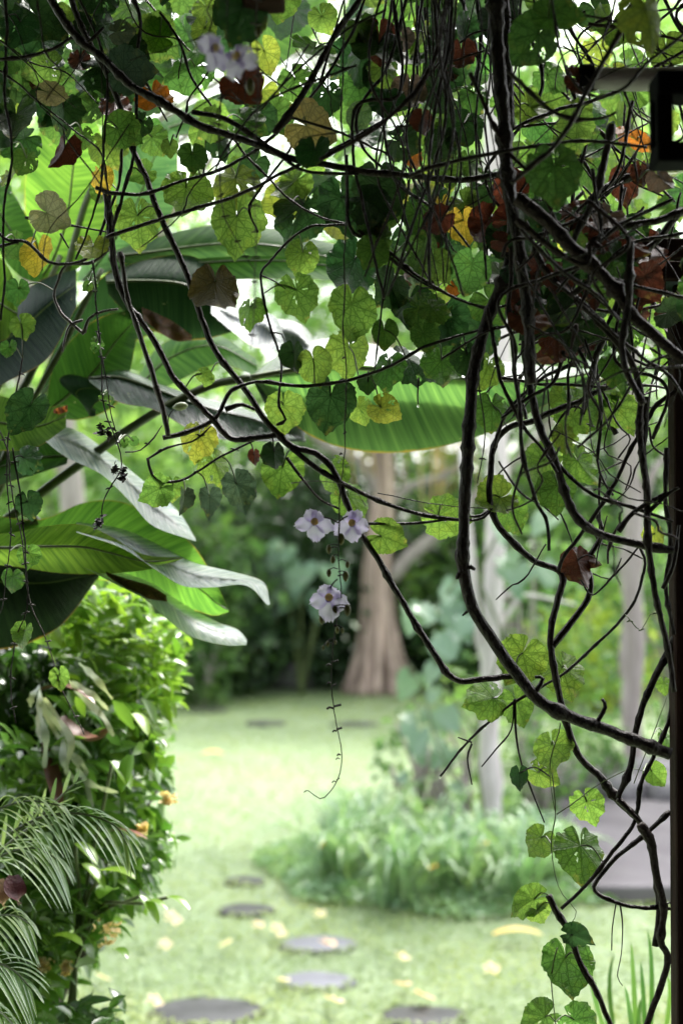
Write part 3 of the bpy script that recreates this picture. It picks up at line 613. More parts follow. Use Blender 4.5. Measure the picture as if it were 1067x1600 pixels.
# sprays of single bigger leaves standing out of the shrub
parts = []
for x0, y0, x1, y1, w in [(118, 1318, 152, 1352, .022), (160, 1360, 212, 1374, .022), (85, 1462, 130, 1478, .02), (262, 1402, 297, 1422, .016), (220, 1400, 248, 1445, .018), (228, 1408, 262, 1422, .014), (70, 1302, 66, 1345, .026), (180, 1390, 155, 1405, .03), (178, 1484, 200, 1498, .016), (130, 1350, 165, 1390, .02), (208, 1115, 232, 1150, .02), (176, 1190, 205, 1235, .024), (205, 1180, 190, 1240, .022)]:
    parts.append(strap_leaf(P(x0, y0, 2.9), P(x1, y1, 2.86), (0, 0, .006), w * 1.5, 9))
root = empty('sprouting_shrub', (P(60, 1000, 3.1).x, 3.1, 0), 'upright shoots with larger lime leaves standing out of the leafy shrub', 'shrub', 'shrubs massed at the left')
v, f = join(parts); mk('foliage', v, f, M['shrub_lime'], root)
v, f = join([tube(catmull([(root.location.x, 3.1, -.02), P(120, 1500, 3.05), P(x, y, 2.93)], .06), .004, 5) for x, y in [(118, 1318), (160, 1360), (220, 1400), (262, 1402), (70, 1302), (176, 1190)]]); mk('stem', v, f, M['stem'], root)
# bromeliad straps, reddish
M['red_strap'] = simple('reddish_strap_leaf', (.08, .03, .018), (.20, .08, .045), 9, .4, .2, stretch=(1, 1, 1))
M['silver'] = foliage('silvery_frond', (.26, .32, .28), (.42, .48, .44), .45, .25, 1.0, 8)
root = empty('bromeliad', tuple(P(120, 1130, 3.0)), 'reddish bromeliad with curved strap leaves amid the dark shrub', 'plant')
for p0, p1, b, w in [((62, 1080), (150, 1100), .02, .03), ((95, 1120), (168, 1148), -.03, .05), ((70, 1160), (95, 1270), .0, .035), ((165, 1300), (232, 1312), .01, .016), ((160, 1152), (168, 1138), 0, .02)]:
    v, f = strap_leaf(P(*p0, 3.0), P(*p1, 2.92), (0, 0, b), w, 10); mk('leaf', v, f, M['red_strap'], root)
M['maroon'] = simple('maroon_leaf', (.12, .03, .04), (.22, .07, .08), 30, .4, .3); M['ochre'] = simple('ochre_dead_leaf', (.42, .24, .10), (.55, .36, .18), 20, .6, .4)
for x, y, w, h, mt, lab in [(26, 1392, .048, .058, 'maroon', 'dark maroon leaf caught between the palm fronds'), (4, 1398, .04, .056, 'ochre', 'ochre dead leaf at the left edge between the palm fronds')]:
    v, f = strap_leaf(P(x - 4, y - 24, 2.45), P(x + 3, y + 24, 2.43), (0, -.01, 0), w * .8, 9); tag(mk('fallen_leaf', v, f, M[mt]), lab, 'leaf')
# staghorn fern, antler fronds hanging
root = empty('staghorn_fern', tuple(P(62, 1080, 2.95)), 'silvery staghorn fern with forked antler fronds hanging from the shrub', 'fern')
for p in [[(62, 1070), (66, 1100), (85, 1140), (108, 1175), (132, 1215), (145, 1262)], [(62, 1075), (75, 1110), (98, 1145), (100, 1190), (118, 1222)], [(60, 1078), (62, 1110), (72, 1150), (70, 1200)], [(70, 1090), (90, 1120), (112, 1160), (104, 1200), (112, 1222)],
          [(66, 1100), (60, 1130), (66, 1160)], [(100, 1165), (125, 1190), (135, 1205), (128, 1222)], [(120, 1200), (135, 1220), (160, 1232), (185, 1238)], [(62, 1072), (50, 1090), (48, 1105)], [(106, 1060), (130, 1090), (160, 1118), (178, 1150)], [(112, 1064), (150, 1090), (170, 1110)], [(124, 1036), (150, 1060), (176, 1092)]]:
    c_ = catmull([P(x, y, 2.95 + rng.uniform(-.04, .04)) for x, y in p], .01); n = len(c_); t = np.linspace(0, 1, n)
    w = (.0022 + .0042 * np.sin(t * 3.1) + .0018 * np.sin(t * 17 + rng.uniform(0, 6)))[:, None]; T = np.gradient(c_, axis=0); s = np.cross(T, [0, 1, 0]); s /= np.linalg.norm(s, axis=1)[:, None]; ro = np.sin(t * 6 + rng.uniform(0, 6))[:, None] * np.array([[0, .004, 0]])
    V = np.stack([c_ - s * w + ro, c_, c_ + s * w - ro], 1).reshape(-1, 3); mk('frond', V, [(i * 3 + j, i * 3 + j + 1, i * 3 + j + 4, i * 3 + j + 3) for i in range(n - 1) for j in (0, 1)], M['silver'], root)
# palm fronds
M['palm'] = foliage('palm_leaflet', (.10, .18, .09), (.28, .38, .25), .28, .35, 1.3, 8, spec=.9)
root = empty('small_palm', (P(-120, 1300, 2.6).x, 2.6, 0), 'feathery palm fronds arching in from the lower left edge', 'palm')
def frond(pts, d, n, L, droop, ang=50, w=.0060, sides=(1, -1)):
    c_ = catmull([P(x, y, dd) for (x, y), dd in zip(pts, np.linspace(d, d - .12, len(pts)))], .008); T = np.gradient(c_, axis=0); T /= np.linalg.norm(T, axis=1)[:, None]
    o = None; v, f = tube(c_, np.linspace(.0035, .0012, len(c_)), 6); o = mk('frond', v, f, M['stem'], root); parts = []
    n = int(n * .75)
    for k in range(n):
        t = (k + .5) / n; i = int(t * (len(c_) - 1)); b = c_[i]
        for s in sides:
            nrm = np.cross(T[i], [0, 1, 0]) * s; a_ = math.radians(ang * (1 - .55 * t)); dirv = T[i] * math.cos(a_) + nrm * math.sin(a_) + np.array([0, rng.uniform(-.25, .1), 0])
            l = L * (math.sin(math.pi * (t * .75 + .2)) ** .6) * rng.uniform(.88, 1.08); e = b + dirv * l + np.array([0, 0, -droop * l]); parts.append(strap_leaf(b, e, (0, 0, droop * l * .28), w, 9))
    v, f = join(parts); mk('leaflets', v, f, M['palm'], o)
frond([(-70, 1330), (-20, 1275), (40, 1252), (95, 1258)], 2.55, 17, .13, .75, 40)
frond([(20, 1300), (70, 1276), (130, 1272), (180, 1290), (200, 1320)], 2.5, 17, .10, .55, 38, .007)
frond([(-60, 1395), (-10, 1345), (50, 1325), (95, 1345)], 2.6, 16, .12, .7, 38)
frond([(-60, 1460), (-20, 1435), (20, 1430), (50, 1445)], 2.45, 15, .10, .55, 48)
frond([(-60, 1500), (-20, 1500), (20, 1515), (50, 1545)], 2.45, 15, .12, .35, 45)
frond([(-40, 1370), (0, 1330), (50, 1290), (95, 1245), (128, 1215)], 2.7, 12, .07, -.1, 45, .008)
frond([(-40, 1560), (0, 1580), (25, 1605)], 2.45, 9, .09, .4, 45)
c_ = catmull([(root.location.x, 2.6, 0), (root.location.x - .02, 2.6, .5), P(-90, 1390, 2.6)], .05); v, f = tube(c_, np.linspace(.03, .014, len(c_)), 8, .1); mk('trunk', v, f, M['greybark'], root)

# ------------------------------------------------------------------ broad-leaved plant (heliconia-like), left and centre
root = empty('broad_leaved_plant', (P(-160, 1000, 2.95).x, 2.95, 0), 'tall plant with huge ribbed banana-like leaves reaching in from the left', 'plant')
def resample(pts, n):
    c = catmull([(x, y, 0) for x, y in pts], 4); s = np.concatenate([[0], np.cumsum(np.linalg.norm(np.diff(c, axis=0), axis=1))]); t = np.linspace(0, s[-1], n)
    return np.stack([np.interp(t, s, c[:, 0]), np.interp(t, s, c[:, 1])], 1)
def blade(top, bot, dt, dm, db, mf=.5, col=(.10, .22, .04), al=.55, mat='blade', rib=None, label=None, wave=.010, dend=0.0, ribw=.0035):
    mat = 'under' if (al > .25 or sum(col) < .2) and mat == 'blade' else mat
    n, m = 46, 15; A, B = resample(top, n), resample(bot, n); V, UV = [], []; midp = []
    ph = rng.uniform(0, 6, 2)
    for i in range(n):
        u = i / (n - 1)
        for j in range(m):
            v = j / (m - 1); xy = A[i] * (1 - v) + B[i] * v
            if v < mf: k = v / mf; dd = dt + (dm - dt) * (1 - (1 - k) ** 1.6); vv = -1 + k
            else: k = (v - mf) / (1 - mf + 1e-9); dd = dm + (db - dm) * k ** 1.6; vv = k
            dd += dend * u + wave * abs(vv) * math.sin(u * 13 + ph[0] + (2 if vv > 0 else 0)) + .0016 * math.sin(u * 120 + abs(vv) * 9)
            V.append(P(xy[0], xy[1], dd)); UV.append((u, vv))
        midp.append(P(*(A[i] * (1 - mf) + B[i] * mf), dm + dend * u - .001))
    Fc = [(i * m + j, i * m + j + 1, (i + 1) * m + j + 1, (i + 1) * m + j) for i in range(n - 1) for j in range(m - 1)]
    o = mk('leaf', V, Fc, M[mat], root, uv=UV, label=label); o.color = (*col, al)
    if rib or (rib is None and al > .2): v, f = tube(np.array(midp), np.linspace(ribw, ribw * .3, n), 6); mk('midrib', v, f, M['stem'], o)
    return o
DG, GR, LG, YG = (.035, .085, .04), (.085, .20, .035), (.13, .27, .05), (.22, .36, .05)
SIL = (.62, .72, .70); SHEEN_DIM = (.13, .20, .17)  # wet sky highlight painted into the leaf base colour, then a dimmer version
# central leaf: shiny far half above the rib, glowing near half below it
blade([(392, 588), (440, 552), (520, 528), (620, 545), (740, 560), (860, 572), (935, 578)], [(392, 592), (450, 592), (530, 585), (640, 592), (760, 604), (860, 600), (935, 580)], 2.95, 2.72, 2.72, .97, SHEEN_DIM, .10, rib=False, label='glossy upper half of the long central blade')
blade([(392, 590), (450, 578), (530, 569), (640, 578), (760, 592), (860, 592), (935, 580)], [(392, 592), (425, 628), (480, 678), (555, 704), (640, 706), (740, 684), (850, 634), (935, 582)], 2.66, 2.655, 2.80, .03, (.10, .20, .065), .58, label='long ribbed central blade with a thin yellow edge', ribw=.006)
blade([(140, 590), (190, 578), (250, 600), (320, 622), (400, 645), (478, 684)], [(140, 596), (185, 628), (240, 640), (300, 672), (360, 688), (478, 690)], 2.95, 2.8, 2.72, .25, (.05, .11, .07), .22, label='dark curled blade turning to a pale ribbed tip')
blade([(70, 640), (90, 560), (150, 500), (225, 480)], [(70, 650), (130, 655), (190, 620), (220, 500)], 2.9, 2.93, 3.0, .5, (.05, .13, .025), .5)
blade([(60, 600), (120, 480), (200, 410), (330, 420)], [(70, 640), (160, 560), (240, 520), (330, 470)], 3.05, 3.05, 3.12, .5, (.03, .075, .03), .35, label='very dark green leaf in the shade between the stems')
blade([(150, 640), (95, 600), (110, 585), (170, 600)], [(150, 650), (140, 650), (150, 630), (172, 620)], 2.9, 2.85, 2.8, .5, DG, .3, rib=False)
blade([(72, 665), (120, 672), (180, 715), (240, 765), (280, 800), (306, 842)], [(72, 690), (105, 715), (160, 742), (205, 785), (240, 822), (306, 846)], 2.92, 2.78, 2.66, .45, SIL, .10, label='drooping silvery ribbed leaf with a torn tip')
blade([(-60, 838), (20, 832), (75, 822), (130, 820), (170, 836), (225, 866), (286, 871)], [(-60, 880), (20, 885), (90, 895), (150, 897), (210, 893), (250, 886), (288, 872)], 2.62, 2.60, 2.70, .45, (.28, .44, .08), .75, label='light green leaf with a chewed yellow margin')
blade([(-40, 800), (60, 812), (130, 786), (190, 784), (250, 815), (300, 850), (335, 905), (356, 950)], [(-40, 870), (60, 905), (150, 905), (210, 920), (270, 945), (310, 955), (335, 962), (358, 956)], 2.80, 2.80, 2.88, .5, (.12, .26, .05), .65, label='broad green leaf behind with a brown right edge')
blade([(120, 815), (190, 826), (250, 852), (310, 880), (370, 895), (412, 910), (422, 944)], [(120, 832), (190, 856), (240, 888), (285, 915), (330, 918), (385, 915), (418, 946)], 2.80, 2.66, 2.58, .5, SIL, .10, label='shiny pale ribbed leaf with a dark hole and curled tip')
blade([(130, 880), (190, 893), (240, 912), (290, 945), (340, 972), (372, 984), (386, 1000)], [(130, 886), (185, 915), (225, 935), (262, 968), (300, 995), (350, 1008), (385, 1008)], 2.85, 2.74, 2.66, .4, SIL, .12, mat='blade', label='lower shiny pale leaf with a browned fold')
blade([(165, 893), (200, 905), (235, 915), (260, 930)], [(168, 900), (200, 922), (230, 935), (262, 940)], 2.70, 2.69, 2.68, .5, (.28, .16, .09), .3, rib=False, label='browned fold')
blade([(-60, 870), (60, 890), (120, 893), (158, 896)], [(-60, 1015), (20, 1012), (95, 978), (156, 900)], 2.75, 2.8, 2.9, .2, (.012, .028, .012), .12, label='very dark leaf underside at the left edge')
blade([(-60, 610), (0, 618), (60, 636), (104, 632)], [(-60, 700), (0, 704), (55, 700), (104, 668)], 2.72, 2.70, 2.68, .5, (.14, .25, .06), .55, label='light green leaf end with a reddish burnt tip')
blade([(84, 640), (92, 637), (100, 635), (106, 633)], [(84, 645), (92, 647), (100, 645), (106, 643)], 2.675, 2.675, 2.67, .5, (.45, .14, .06), .4, rib=False, label='burnt red tip')
blade([(-60, 560), (0, 490), (60, 440), (120, 420)], [(-60, 640), (10, 598), (75, 560), (120, 480)], 2.92, 2.80, 2.72, .4, (.03, .065, .045), .2, label='dark bluish glossy leaf at the left edge')
blade([(110, 700), (60, 690), (0, 700), (-60, 720)], [(105, 725), (60, 740), (0, 760), (-60, 800)], 2.88, 2.85, 2.8, .5, (.05, .12, .03), .45)
blade([(165, 430), (230, 405), (300, 400), (350, 440), (372, 500)], [(170, 460), (210, 500), (270, 528), (320, 530), (374, 515)], 2.95, 2.86, 2.92, .35, (.03, .075, .03), .30, mat='blade', label='dark leaf above the withered brown patch')
blade([(222, 480), (250, 492), (275, 505), (300, 524)], [(224, 500), (250, 520), (275, 533), (300, 532)], 2.86, 2.855, 2.85, .5, (.34, .15, .07), .25, rib=False, label='withered brown patch')
blade([(330, 470), (380, 482), (430, 495), (450, 545)], [(330, 490), (365, 520), (400, 543), (450, 548)], 2.88, 2.80, 2.75, .4, (.28, .36, .34), .08, label='short silvery leaf left of centre')  # base colour paled to imitate sky reflection
blade([(400, 500), (450, 500), (480, 515), (505, 560)], [(400, 530), (430, 545), (470, 560), (505, 566)], 2.98, 2.9, 2.88, .4, (.14, .20, .16), .20)
blade([(170, 395), (240, 372), (330, 352), (420, 356), (520, 380), (640, 400)], [(170, 408), (240, 415), (330, 412), (420, 410), (520, 425), (640, 430)], 3.0, 2.95, 3.0, .5, (.09, .18, .07), .35, label='wide flat leaf crossing behind the small leaves')
blade([(190, 425), (300, 405), (420, 400), (520, 410), (640, 420)], [(190, 430), (300, 440), (400, 436), (520, 438), (640, 445)], 2.95, 2.94, 2.9, .2, (.10, .22, .06), .55)
blade([(62, 432), (40, 330), (48, 240), (90, 170), (130, 150)], [(70, 436), (120, 420), (170, 370), (180, 280), (140, 160)], 3.05, 3.0, 2.95, .5, (.17, .32, .06), .65, label='tall upright leaf glowing light green')
blade([(120, 440), (150, 330), (190, 240), (250, 190)], [(140, 440), (210, 400), (270, 330), (280, 210)], 3.15, 3.1, 3.05, .5, (.12, .24, .11), .55)
blade([(255, 70), (300, -10), (350, -40)], [(265, 80), (330, 70), (380, -20)], 3.2, 3.15, 3.1, .5, (.14, .27, .07), .6)
blade([(370, 90), (420, 20), (500, -20)], [(385, 105), (440, 100), (520, 20)], 3.2, 3.15, 3.1, .5, (.15, .28, .08), .6)
blade([(235, 200), (330, 150), (420, 140)], [(245, 215), (340, 205), (430, 190)], 3.25, 3.2, 3.15, .5, (.12, .24, .10), .55)
blade([(-30, 420), (-5, 400), (20, 430), (28, 480)], [(-40, 500), (-20, 530), (10, 530), (28, 500)], 2.8, 2.78, 2.76, .5, (.16, .30, .05), .6, label='bright green leaf edge with a yellow margin')
blade([(200, 620), (250, 540), (330, 520), (400, 560)], [(205, 625), (270, 600), (340, 570), (405, 590)], 3.2, 3.15, 3.12, .4, (.12, .24, .09), .5)
blade([(-40, 240), (20, 300), (60, 380), (70, 440)], [(-60, 300), (-10, 380), (30, 430), (68, 445)], 3.0, 2.98, 2.95, .5, (.09, .2, .05), .55)
blade([(400, 590), (440, 620), (475, 660), (475, 690)], [(398, 600), (420, 640), (450, 675), (474, 692)], 2.8, 2.79, 2.78, .5, (.20, .28, .25), .15, rib=False)
for p, w, d0, d1 in [([(-140, 1000), (-40, 860), (55, 778), (130, 722), (200, 672), (262, 634), (330, 602), (392, 590)], .0095, 2.9, 2.73), ([(-160, 900), (-60, 700), (5, 590), (50, 490), (82, 430), (95, 400)], .008, 2.9, 2.95), ([(-120, 1000), (-20, 700), (42, 598), (75, 520), (100, 440), (130, 330), (150, 280)], .009, 2.9, 3.0),
                     ([(-100, 1000), (0, 730), (62, 608), (105, 530), (135, 470), (160, 420)], .007, 2.86, 2.85), ([(-160, 1100), (-60, 860), (0, 830), (60, 812)], .009, 2.9, 2.8), ([(-100, 760), (0, 745), (60, 690), (105, 640)], .006, 2.95, 2.95), ([(-120, 1000), (-20, 780), (20, 700), (30, 640)], .006, 2.9, 2.9),
                     ([(-140, 1000), (-30, 830), (30, 700), (60, 650), (75, 640)], .006, 2.95, 2.9), ([(-200, 1500), (-190, 1200), (-150, 1020)], .03, 2.95, 2.95), ([(60, 812), (-20, 870), (-140, 1020)], .008, 2.8, 2.92)]:
    c_ = catmull([P(x, y, dd) for (x, y), dd in zip(p, np.linspace(d0, d1, len(p)))], .02); v, f = tube(c_, np.linspace(w * 1.25, w * .8, len(c_)), 8); mk('leaf_stalk', v, f, M['stem'], root)
v, f = tube(catmull([tuple(root.location), P(-200, 1500, 2.95), P(-190, 1200, 2.95)], .1), .03, 10); mk('stem', v, f, M['stem'], root)

# ------------------------------------------------------------------ the vine curtain
VINES = []      # (root, sampled path px, depth)
def vine(pts, w, d, lab, mat='vine', side=(), knots=None, grp='woody vine stems of the curtain', name='vine', d1=None, taper=.75):
    d1 = d if d1 is None else d1; n = len(pts)
    P3 = [P(p[0], p[1], p[2] if len(p) > 2 else d + (d1 - d) * i / (n - 1)) for i, p in enumerate(pts)]
    c_ = catmull(P3, .0075 if w > 3 else .011); wob = np.cumsum(rng.normal(size=(len(c_), 3)), 0) * .0004; wob -= np.linspace(0, 1, len(c_))[:, None] * wob[-1]; c_ = c_ + wob; kk = rng.normal(size=(len(c_) // 6 + 3, 3)) * (.0011 if w > 3 else .0006); kk[:, 1] *= .5; c_ = c_ + np.stack([np.interp(np.arange(len(c_)), np.arange(len(kk)) * 6 - rng.integers(0, 6), kk[:, q_]) for q_ in range(3)], 1); root = empty(name, tuple(c_[0]), lab, 'vine', grp); r = w / F * d / 2 * (.83 if w < 16 else .92)
    L = len(c_); v, f = tube(c_, np.linspace(r, r * taper, L), 9 if w > 8 else 6, .07 if w > 8 else .12, knots=(L // 16 if knots is None else knots)); mk('stem', v, f, M[mat], root)
    for s in side:
        sw = s[0]; q = catmull([P(p[0], p[1], p[2] if len(p) > 2 else d) for p in s[1:]], .008)
        v, f = tube(q, np.linspace(sw / F * d / 2, sw / F * d / 2 * .55, len(q)), 6, .15, knots=len(q) // 10); mk('side_stem', v, f, M[mat], root)
    VINES.append((root, c_)); return root
V_ = vine
V_([(784, -60), (789, 100), (795, 250), (802, 350), (795, 415), (768, 480), (747, 540), (735, 610), (727, 700), (723, 800), (724, 880), (738, 950), (770, 1000), (805, 1050), (842, 1090), (892, 1122), (950, 1142), (1000, 1162), (1048, 1180)], 19, 2.12, 'thickest dark vine sweeping down from the top and curving right to the post', knots=24,
   side=[(9, (728, 893), (716, 897), (714, 905)), (8, (733, 885), (742, 890)), (9, (836, 1082), (848, 1060), (835, 1058)), (8, (930, 1132), (945, 1105), (940, 1092)), (5, (730, 955), (722, 962))], taper=1.1)
V_([(772, -60), (775, 80), (785, 200), (795, 320), (815, 420), (825, 520), (830, 600)], 24, 1.98, 'thick out-of-focus vine hanging from the top beside the thickest one', knots=20)
V_([(100, -40), (128, 40), (150, 85), (180, 150), (208, 235), (240, 310), (270, 380), (296, 440), (318, 505), (345, 562), (378, 605), (408, 655), (432, 680), (458, 703), (492, 712), (522, 742), (541, 785), (562, 832), (600, 890), (640, 960), (678, 1022), (714, 1061), (760, 1060), (802, 1057)], 11.5, 2.24, 'long diagonal vine running from the top left down behind the flowers to the thickest stem', mat='vine', knots=14, taper=1.05,
   side=[(9, (455, 700), (500, 735), (560, 768), (620, 793), (680, 808), (745, 812), (768, 796)), (6, (560, 818), (640, 818), (700, 812)), (6, (448, 715), (470, 745), (500, 780), (530, 795))])
V_([(168, 290), (176, 380), (192, 455), (232, 520), (268, 585), (290, 610), (330, 652), (362, 688), (400, 684), (432, 680)], 13, 2.22, 'dark vine parallel to the long diagonal one and joining it near the middle', mat='vine', knots=10, taper=.8,
   side=[(9, (255, 684), (290, 676), (335, 655), (352, 625), (362, 610), (385, 600), (398, 597)), (8, (352, 640), (378, 632), (398, 640))])
V_([(188, 395), (198, 460), (218, 520), (240, 590), (255, 640), (262, 682)], 8.5, 2.18, 'pale greyish vine ending at a bend above the yellowing leaves', mat='vine_pale', knots=6, taper=1.2)
V_([(398, 597), (440, 602), (500, 600), (560, 588), (620, 563), (680, 535), (740, 517), (800, 505), (860, 480)], 7, 2.2, 'thin vine crossing in front of the large central blade', knots=6)
V_([(60, -30), (120, 55), (165, 95), (205, 135), (250, 160), (300, 190), (360, 212), (420, 232), (460, 248), (540, 262), (640, 275), (720, 280), (790, 270)], 15, 2.05, 'thick knobbly vine running right from the top left corner', knots=22, side=[(8, (300, 175), (350, 185), (400, 215), (440, 245), (480, 268), (560, 272))])
V_([(165, 372), (230, 350), (300, 330), (370, 305), (440, 272), (500, 245), (560, 212), (610, 180), (650, 140), (690, 90)], 7.5, 2.14, 'straight thin vine rising from the left to the upper middle', knots=8)
V_([(150, 293), (175, 303), (230, 302), (290, 283), (350, 262), (400, 232), (450, 190), (500, 130), (545, 60), (580, -20)], 7, 2.2, 'thin vine passing above the two veined leaves toward the top', knots=8, side=[(5, (500, 130), (520, 60), (540, -10))])
V_([(430, 208), (455, 175), (490, 120), (520, 60), (555, 10), (575, -30)], 13, 2.1, 'stout glossy vine leaning right at the top middle', knots=6)
V_([(-20, 330), (10, 372), (45, 378), (80, 408), (120, 412), (150, 395), (170, 340), (185, 290), (192, 230)], 7, 2.24, 'looping vine below the tan leaf at the left', knots=8, side=[(6, (0, 385), (30, 378)), (5, (40, 340), (110, 352), (165, 362)), (4, (95, 365), (108, 388))])
V_([(-20, 95), (40, 92), (90, 75), (115, 58), (140, 65), (165, 45)], 8, 2.1, 'dark vine crossing the top left corner', knots=5)
V_([(178, 380), (160, 400), (140, 412), (105, 415), (92, 440), (85, 465), (95, 490), (112, 505), (132, 520)], 7, 2.3, 'curled vine making a loop left of the hanging twig string', mat='vine_pale', knots=6, side=[(6, (132, 520), (140, 498), (160, 487), (185, 483)), (5, (130, 500), (110, 508), (102, 530), (98, 550))])
V_([(118, -20), (160, 80), (170, 150), (165, 240), (160, 290), (150, 330), (135, 370), (118, 405)], 6, 2.16, 'thin vine hanging over the yellow leaf at upper left', knots=8)
V_([(200, -20), (220, 30), (215, 100), (212, 200), (205, 260), (190, 310), (178, 350), (175, 400), (180, 430)], 8, 2.2, 'vine dropping from the top and splitting above the dark shiny blades', knots=10, side=[(5, (215, 100), (240, 150), (262, 190)), (4, (190, 310), (205, 262), (230, 278))])
V_([(545, 350), (520, 352), (485, 356), (450, 378), (420, 412), (408, 430), (412, 470), (425, 515), (436, 560), (434, 605), (436, 635), (446, 655), (432, 664)], 5.5, 2.22, 'wiry vine curving down between the veined leaves left of centre', knots=9, side=[(3, (408, 430), (430, 440), (446, 452)), (3, (422, 520), (440, 522), (446, 540))])
V_([(250, 20), (280, 65), (300, 120), (330, 165), (360, 210), (400, 260), (450, 310), (500, 340), (548, 352)], 5.5, 2.24, 'thin vine slanting right across the upper left leaves', knots=7)
V_([(0, 110), (60, 160), (120, 205), (158, 238), (168, 300)], 4, 2.2, 'fine vine slanting through the dark leaves at upper left', knots=5)
V_([(8, -20), (11, 80), (10, 150), (16, 220), (14, 280), (4, 340), (6, 420), (2, 500)], 6.5, 2.1, 'vertical vine close to the left edge', knots=9)
V_([(540, 240), (546, 350), (578, 370), (610, 395), (640, 420), (668, 440), (712, 465), (770, 480), (810, 470)], 7, 2.16, 'double dark vine slanting right in the middle canopy', knots=7, side=[(5, (560, 360), (615, 408), (660, 442), (720, 468)), (4, (610, 395), (600, 450), (592, 520), (585, 580)), (4, (640, 280), (625, 360), (610, 420), (600, 470))])
V_([(640, -30), (622, 60), (600, 120), (575, 150), (555, 190), (568, 230), (600, 262), (640, 300), (690, 340), (700, 400)], 7, 2.18, 'thin vine kinked above the middle horizontal stem', knots=8)
V_([(700, -30), (690, 60), (660, 130), (610, 180), (560, 215), (500, 250)], 10, 1.95, 'out-of-focus vine arching across the top middle', mat='vine_red', knots=6)
V_([(805, 310), (850, 345), (900, 395), (955, 445), (985, 490), (1020, 525), (1085, 580)], 24, 1.92, 'thick blurred vine descending right from the tangle to the right edge', mat='vine_red', knots=8)
V_([(812, 340), (835, 390), (860, 430), (900, 465), (940, 510), (975, 552), (995, 600), (998, 660), (1003, 720), (1012, 790)], 15, 2.08, 'dark vine bending down left of the post', knots=10)
V_([(790, 380), (812, 450), (822, 540), (832, 620), (845, 670), (868, 720), (885, 775), (905, 812), (935, 832), (990, 845), (1055, 862)], 14, 2.12, 'vine dropping through the tangle and swinging right to the post', knots=14, taper=1.1, side=[(8, (850, 700), (890, 745), (930, 775), (985, 792), (1050, 815))])
V_([(1058, 610), (1020, 640), (985, 700), (955, 760), (930, 800), (905, 838), (880, 868), (872, 892)], 9, 2.18, 'straight vine rising right from the crumpled brown leaf', knots=7)
V_([(960, 600), (930, 612), (900, 630), (860, 645), (830, 658), (800, 664), (775, 690), (766, 735), (766, 785), (790, 835), (830, 872), (875, 894), (868, 940), (858, 1000), (868, 1070), (885, 1130), (905, 1180), (935, 1212), (960, 1245), (995, 1280), (1018, 1320), (1026, 1370), (1030, 1430), (1024, 1480)], 11.5, 2.25, 'long looping vine passing left of the crumpled brown leaf and down to the lower right', knots=18, taper=1.2,
   side=[(7, (768, 796), (750, 806), (733, 807)), (12, (862, 1010), (890, 975), (918, 935), (922, 905), (915, 880), (940, 835), (930, 800))])
V_([(905, 565), (850, 590), (820, 615), (790, 650), (772, 700)], 8, 2.14, 'short vine over the right end of the central blade', knots=5)
V_([(1000, 855), (1008, 880), (995, 930), (965, 975), (920, 1020), (880, 1055), (820, 1090), (760, 1130), (720, 1172), (688, 1213)], 6, 2.26, 'thin stem slanting down left to a bare broken end', knots=10, side=[(3.5, (737, 1160), (715, 1152)), (3.5, (737, 1162), (730, 1185), (737, 1226)), (3.5, (803, 1092), (798, 1140), (775, 1170), (752, 1198)), (4, (804, 1092), (806, 1150), (815, 1195), (830, 1235), (850, 1285))])
V_([(1062, 985), (1030, 1040), (1010, 1085), (992, 1150), (982, 1210), (965, 1248)], 14, 2.2, 'stout vine leaving the post and meeting the lower fork', knots=6, side=[(11, (965, 1248), (1000, 1285))])
V_([(1050, 1060), (1046, 1120), (1022, 1180), (1000, 1230), (990, 1290), (950, 1345), (905, 1395), (878, 1420)], 9, 2.22, 'vine running from the post down left past the heart-shaped leaf', knots=8)
V_([(1045, 1268), (1015, 1295), (970, 1335), (925, 1385), (955, 1408), (1000, 1417), (1048, 1420)], 9, 2.24, 'vine folding back in a sharp bend beside the post', knots=6, side=[(2.5, (962, 1410), (956, 1450), (955, 1485)), (2.5, (968, 1412), (972, 1445), (970, 1490), (964, 1525), (972, 1540)), (5, (1015, 1417), (1048, 1410))])
V_([(856, 1398), (868, 1420), (890, 1455), (905, 1500), (930, 1545), (955, 1610)], 13, 2.24, 'cut vine stub with nodes rising from the bottom edge behind the lowest leaves', knots=6)
V_([(1000, 1287), (1016, 1315), (1024, 1365), (1034, 1420), (1030, 1470), (1040, 1500), (1020, 1560), (1002, 1620)], 15, 2.17, 'knotted vine hugging the foot of the post', mat='vine_red', knots=7)
V_([(1010, 620), (1008, 760), (1015, 850), (1022, 930), (1042, 1010), (1052, 1080)], 14, 2.1, 'upright dark vine just left of the post', knots=8, side=[(9, (1012, 800), (1045, 770), (1060, 762)), (10, (965, 830), (990, 800), (1040, 770)), (8, (1035, 920), (1052, 880), (1060, 820))])
V_([(1040, 700), (1038, 780), (1046, 850), (1040, 920), (1052, 990)], 10, 2.14, 'crooked vine pressed against the post', knots=6)
V_([(800, 380), (796, 470), (803, 560), (812, 640), (818, 720), (838, 790), (850, 810), (856, 860)], 9, 2.02, 'slim vertical vine through the tangle centre', knots=9, side=[(5, (818, 720), (800, 790), (815, 835)), (4, (833, 780), (815, 790), (790, 798))])
V_([(760, 480), (775, 560), (790, 610), (815, 660), (845, 700), (868, 740)], 8, 2.1, 'diagonal vine under the dark leaves beside the thickest stem', knots=6)
V_([(935, 600), (938, 660), (932, 720), (945, 760), (957, 775)], 6, 2.2, 'short dangling stem right of the pale dried leaf', knots=5)
V_([(1015, -30), (960, 60), (920, 130), (890, 190), (850, 240), (800, 285)], 12, 1.75, 'blurred vine slanting down left in the top right corner', knots=5)
V_([(1085, 40), (1020, 90), (980, 130), (940, 148), (910, 142), (885, 110), (870, 60), (860, -20)], 7, 1.8, 'blurred curling vine in the top right corner', knots=5)
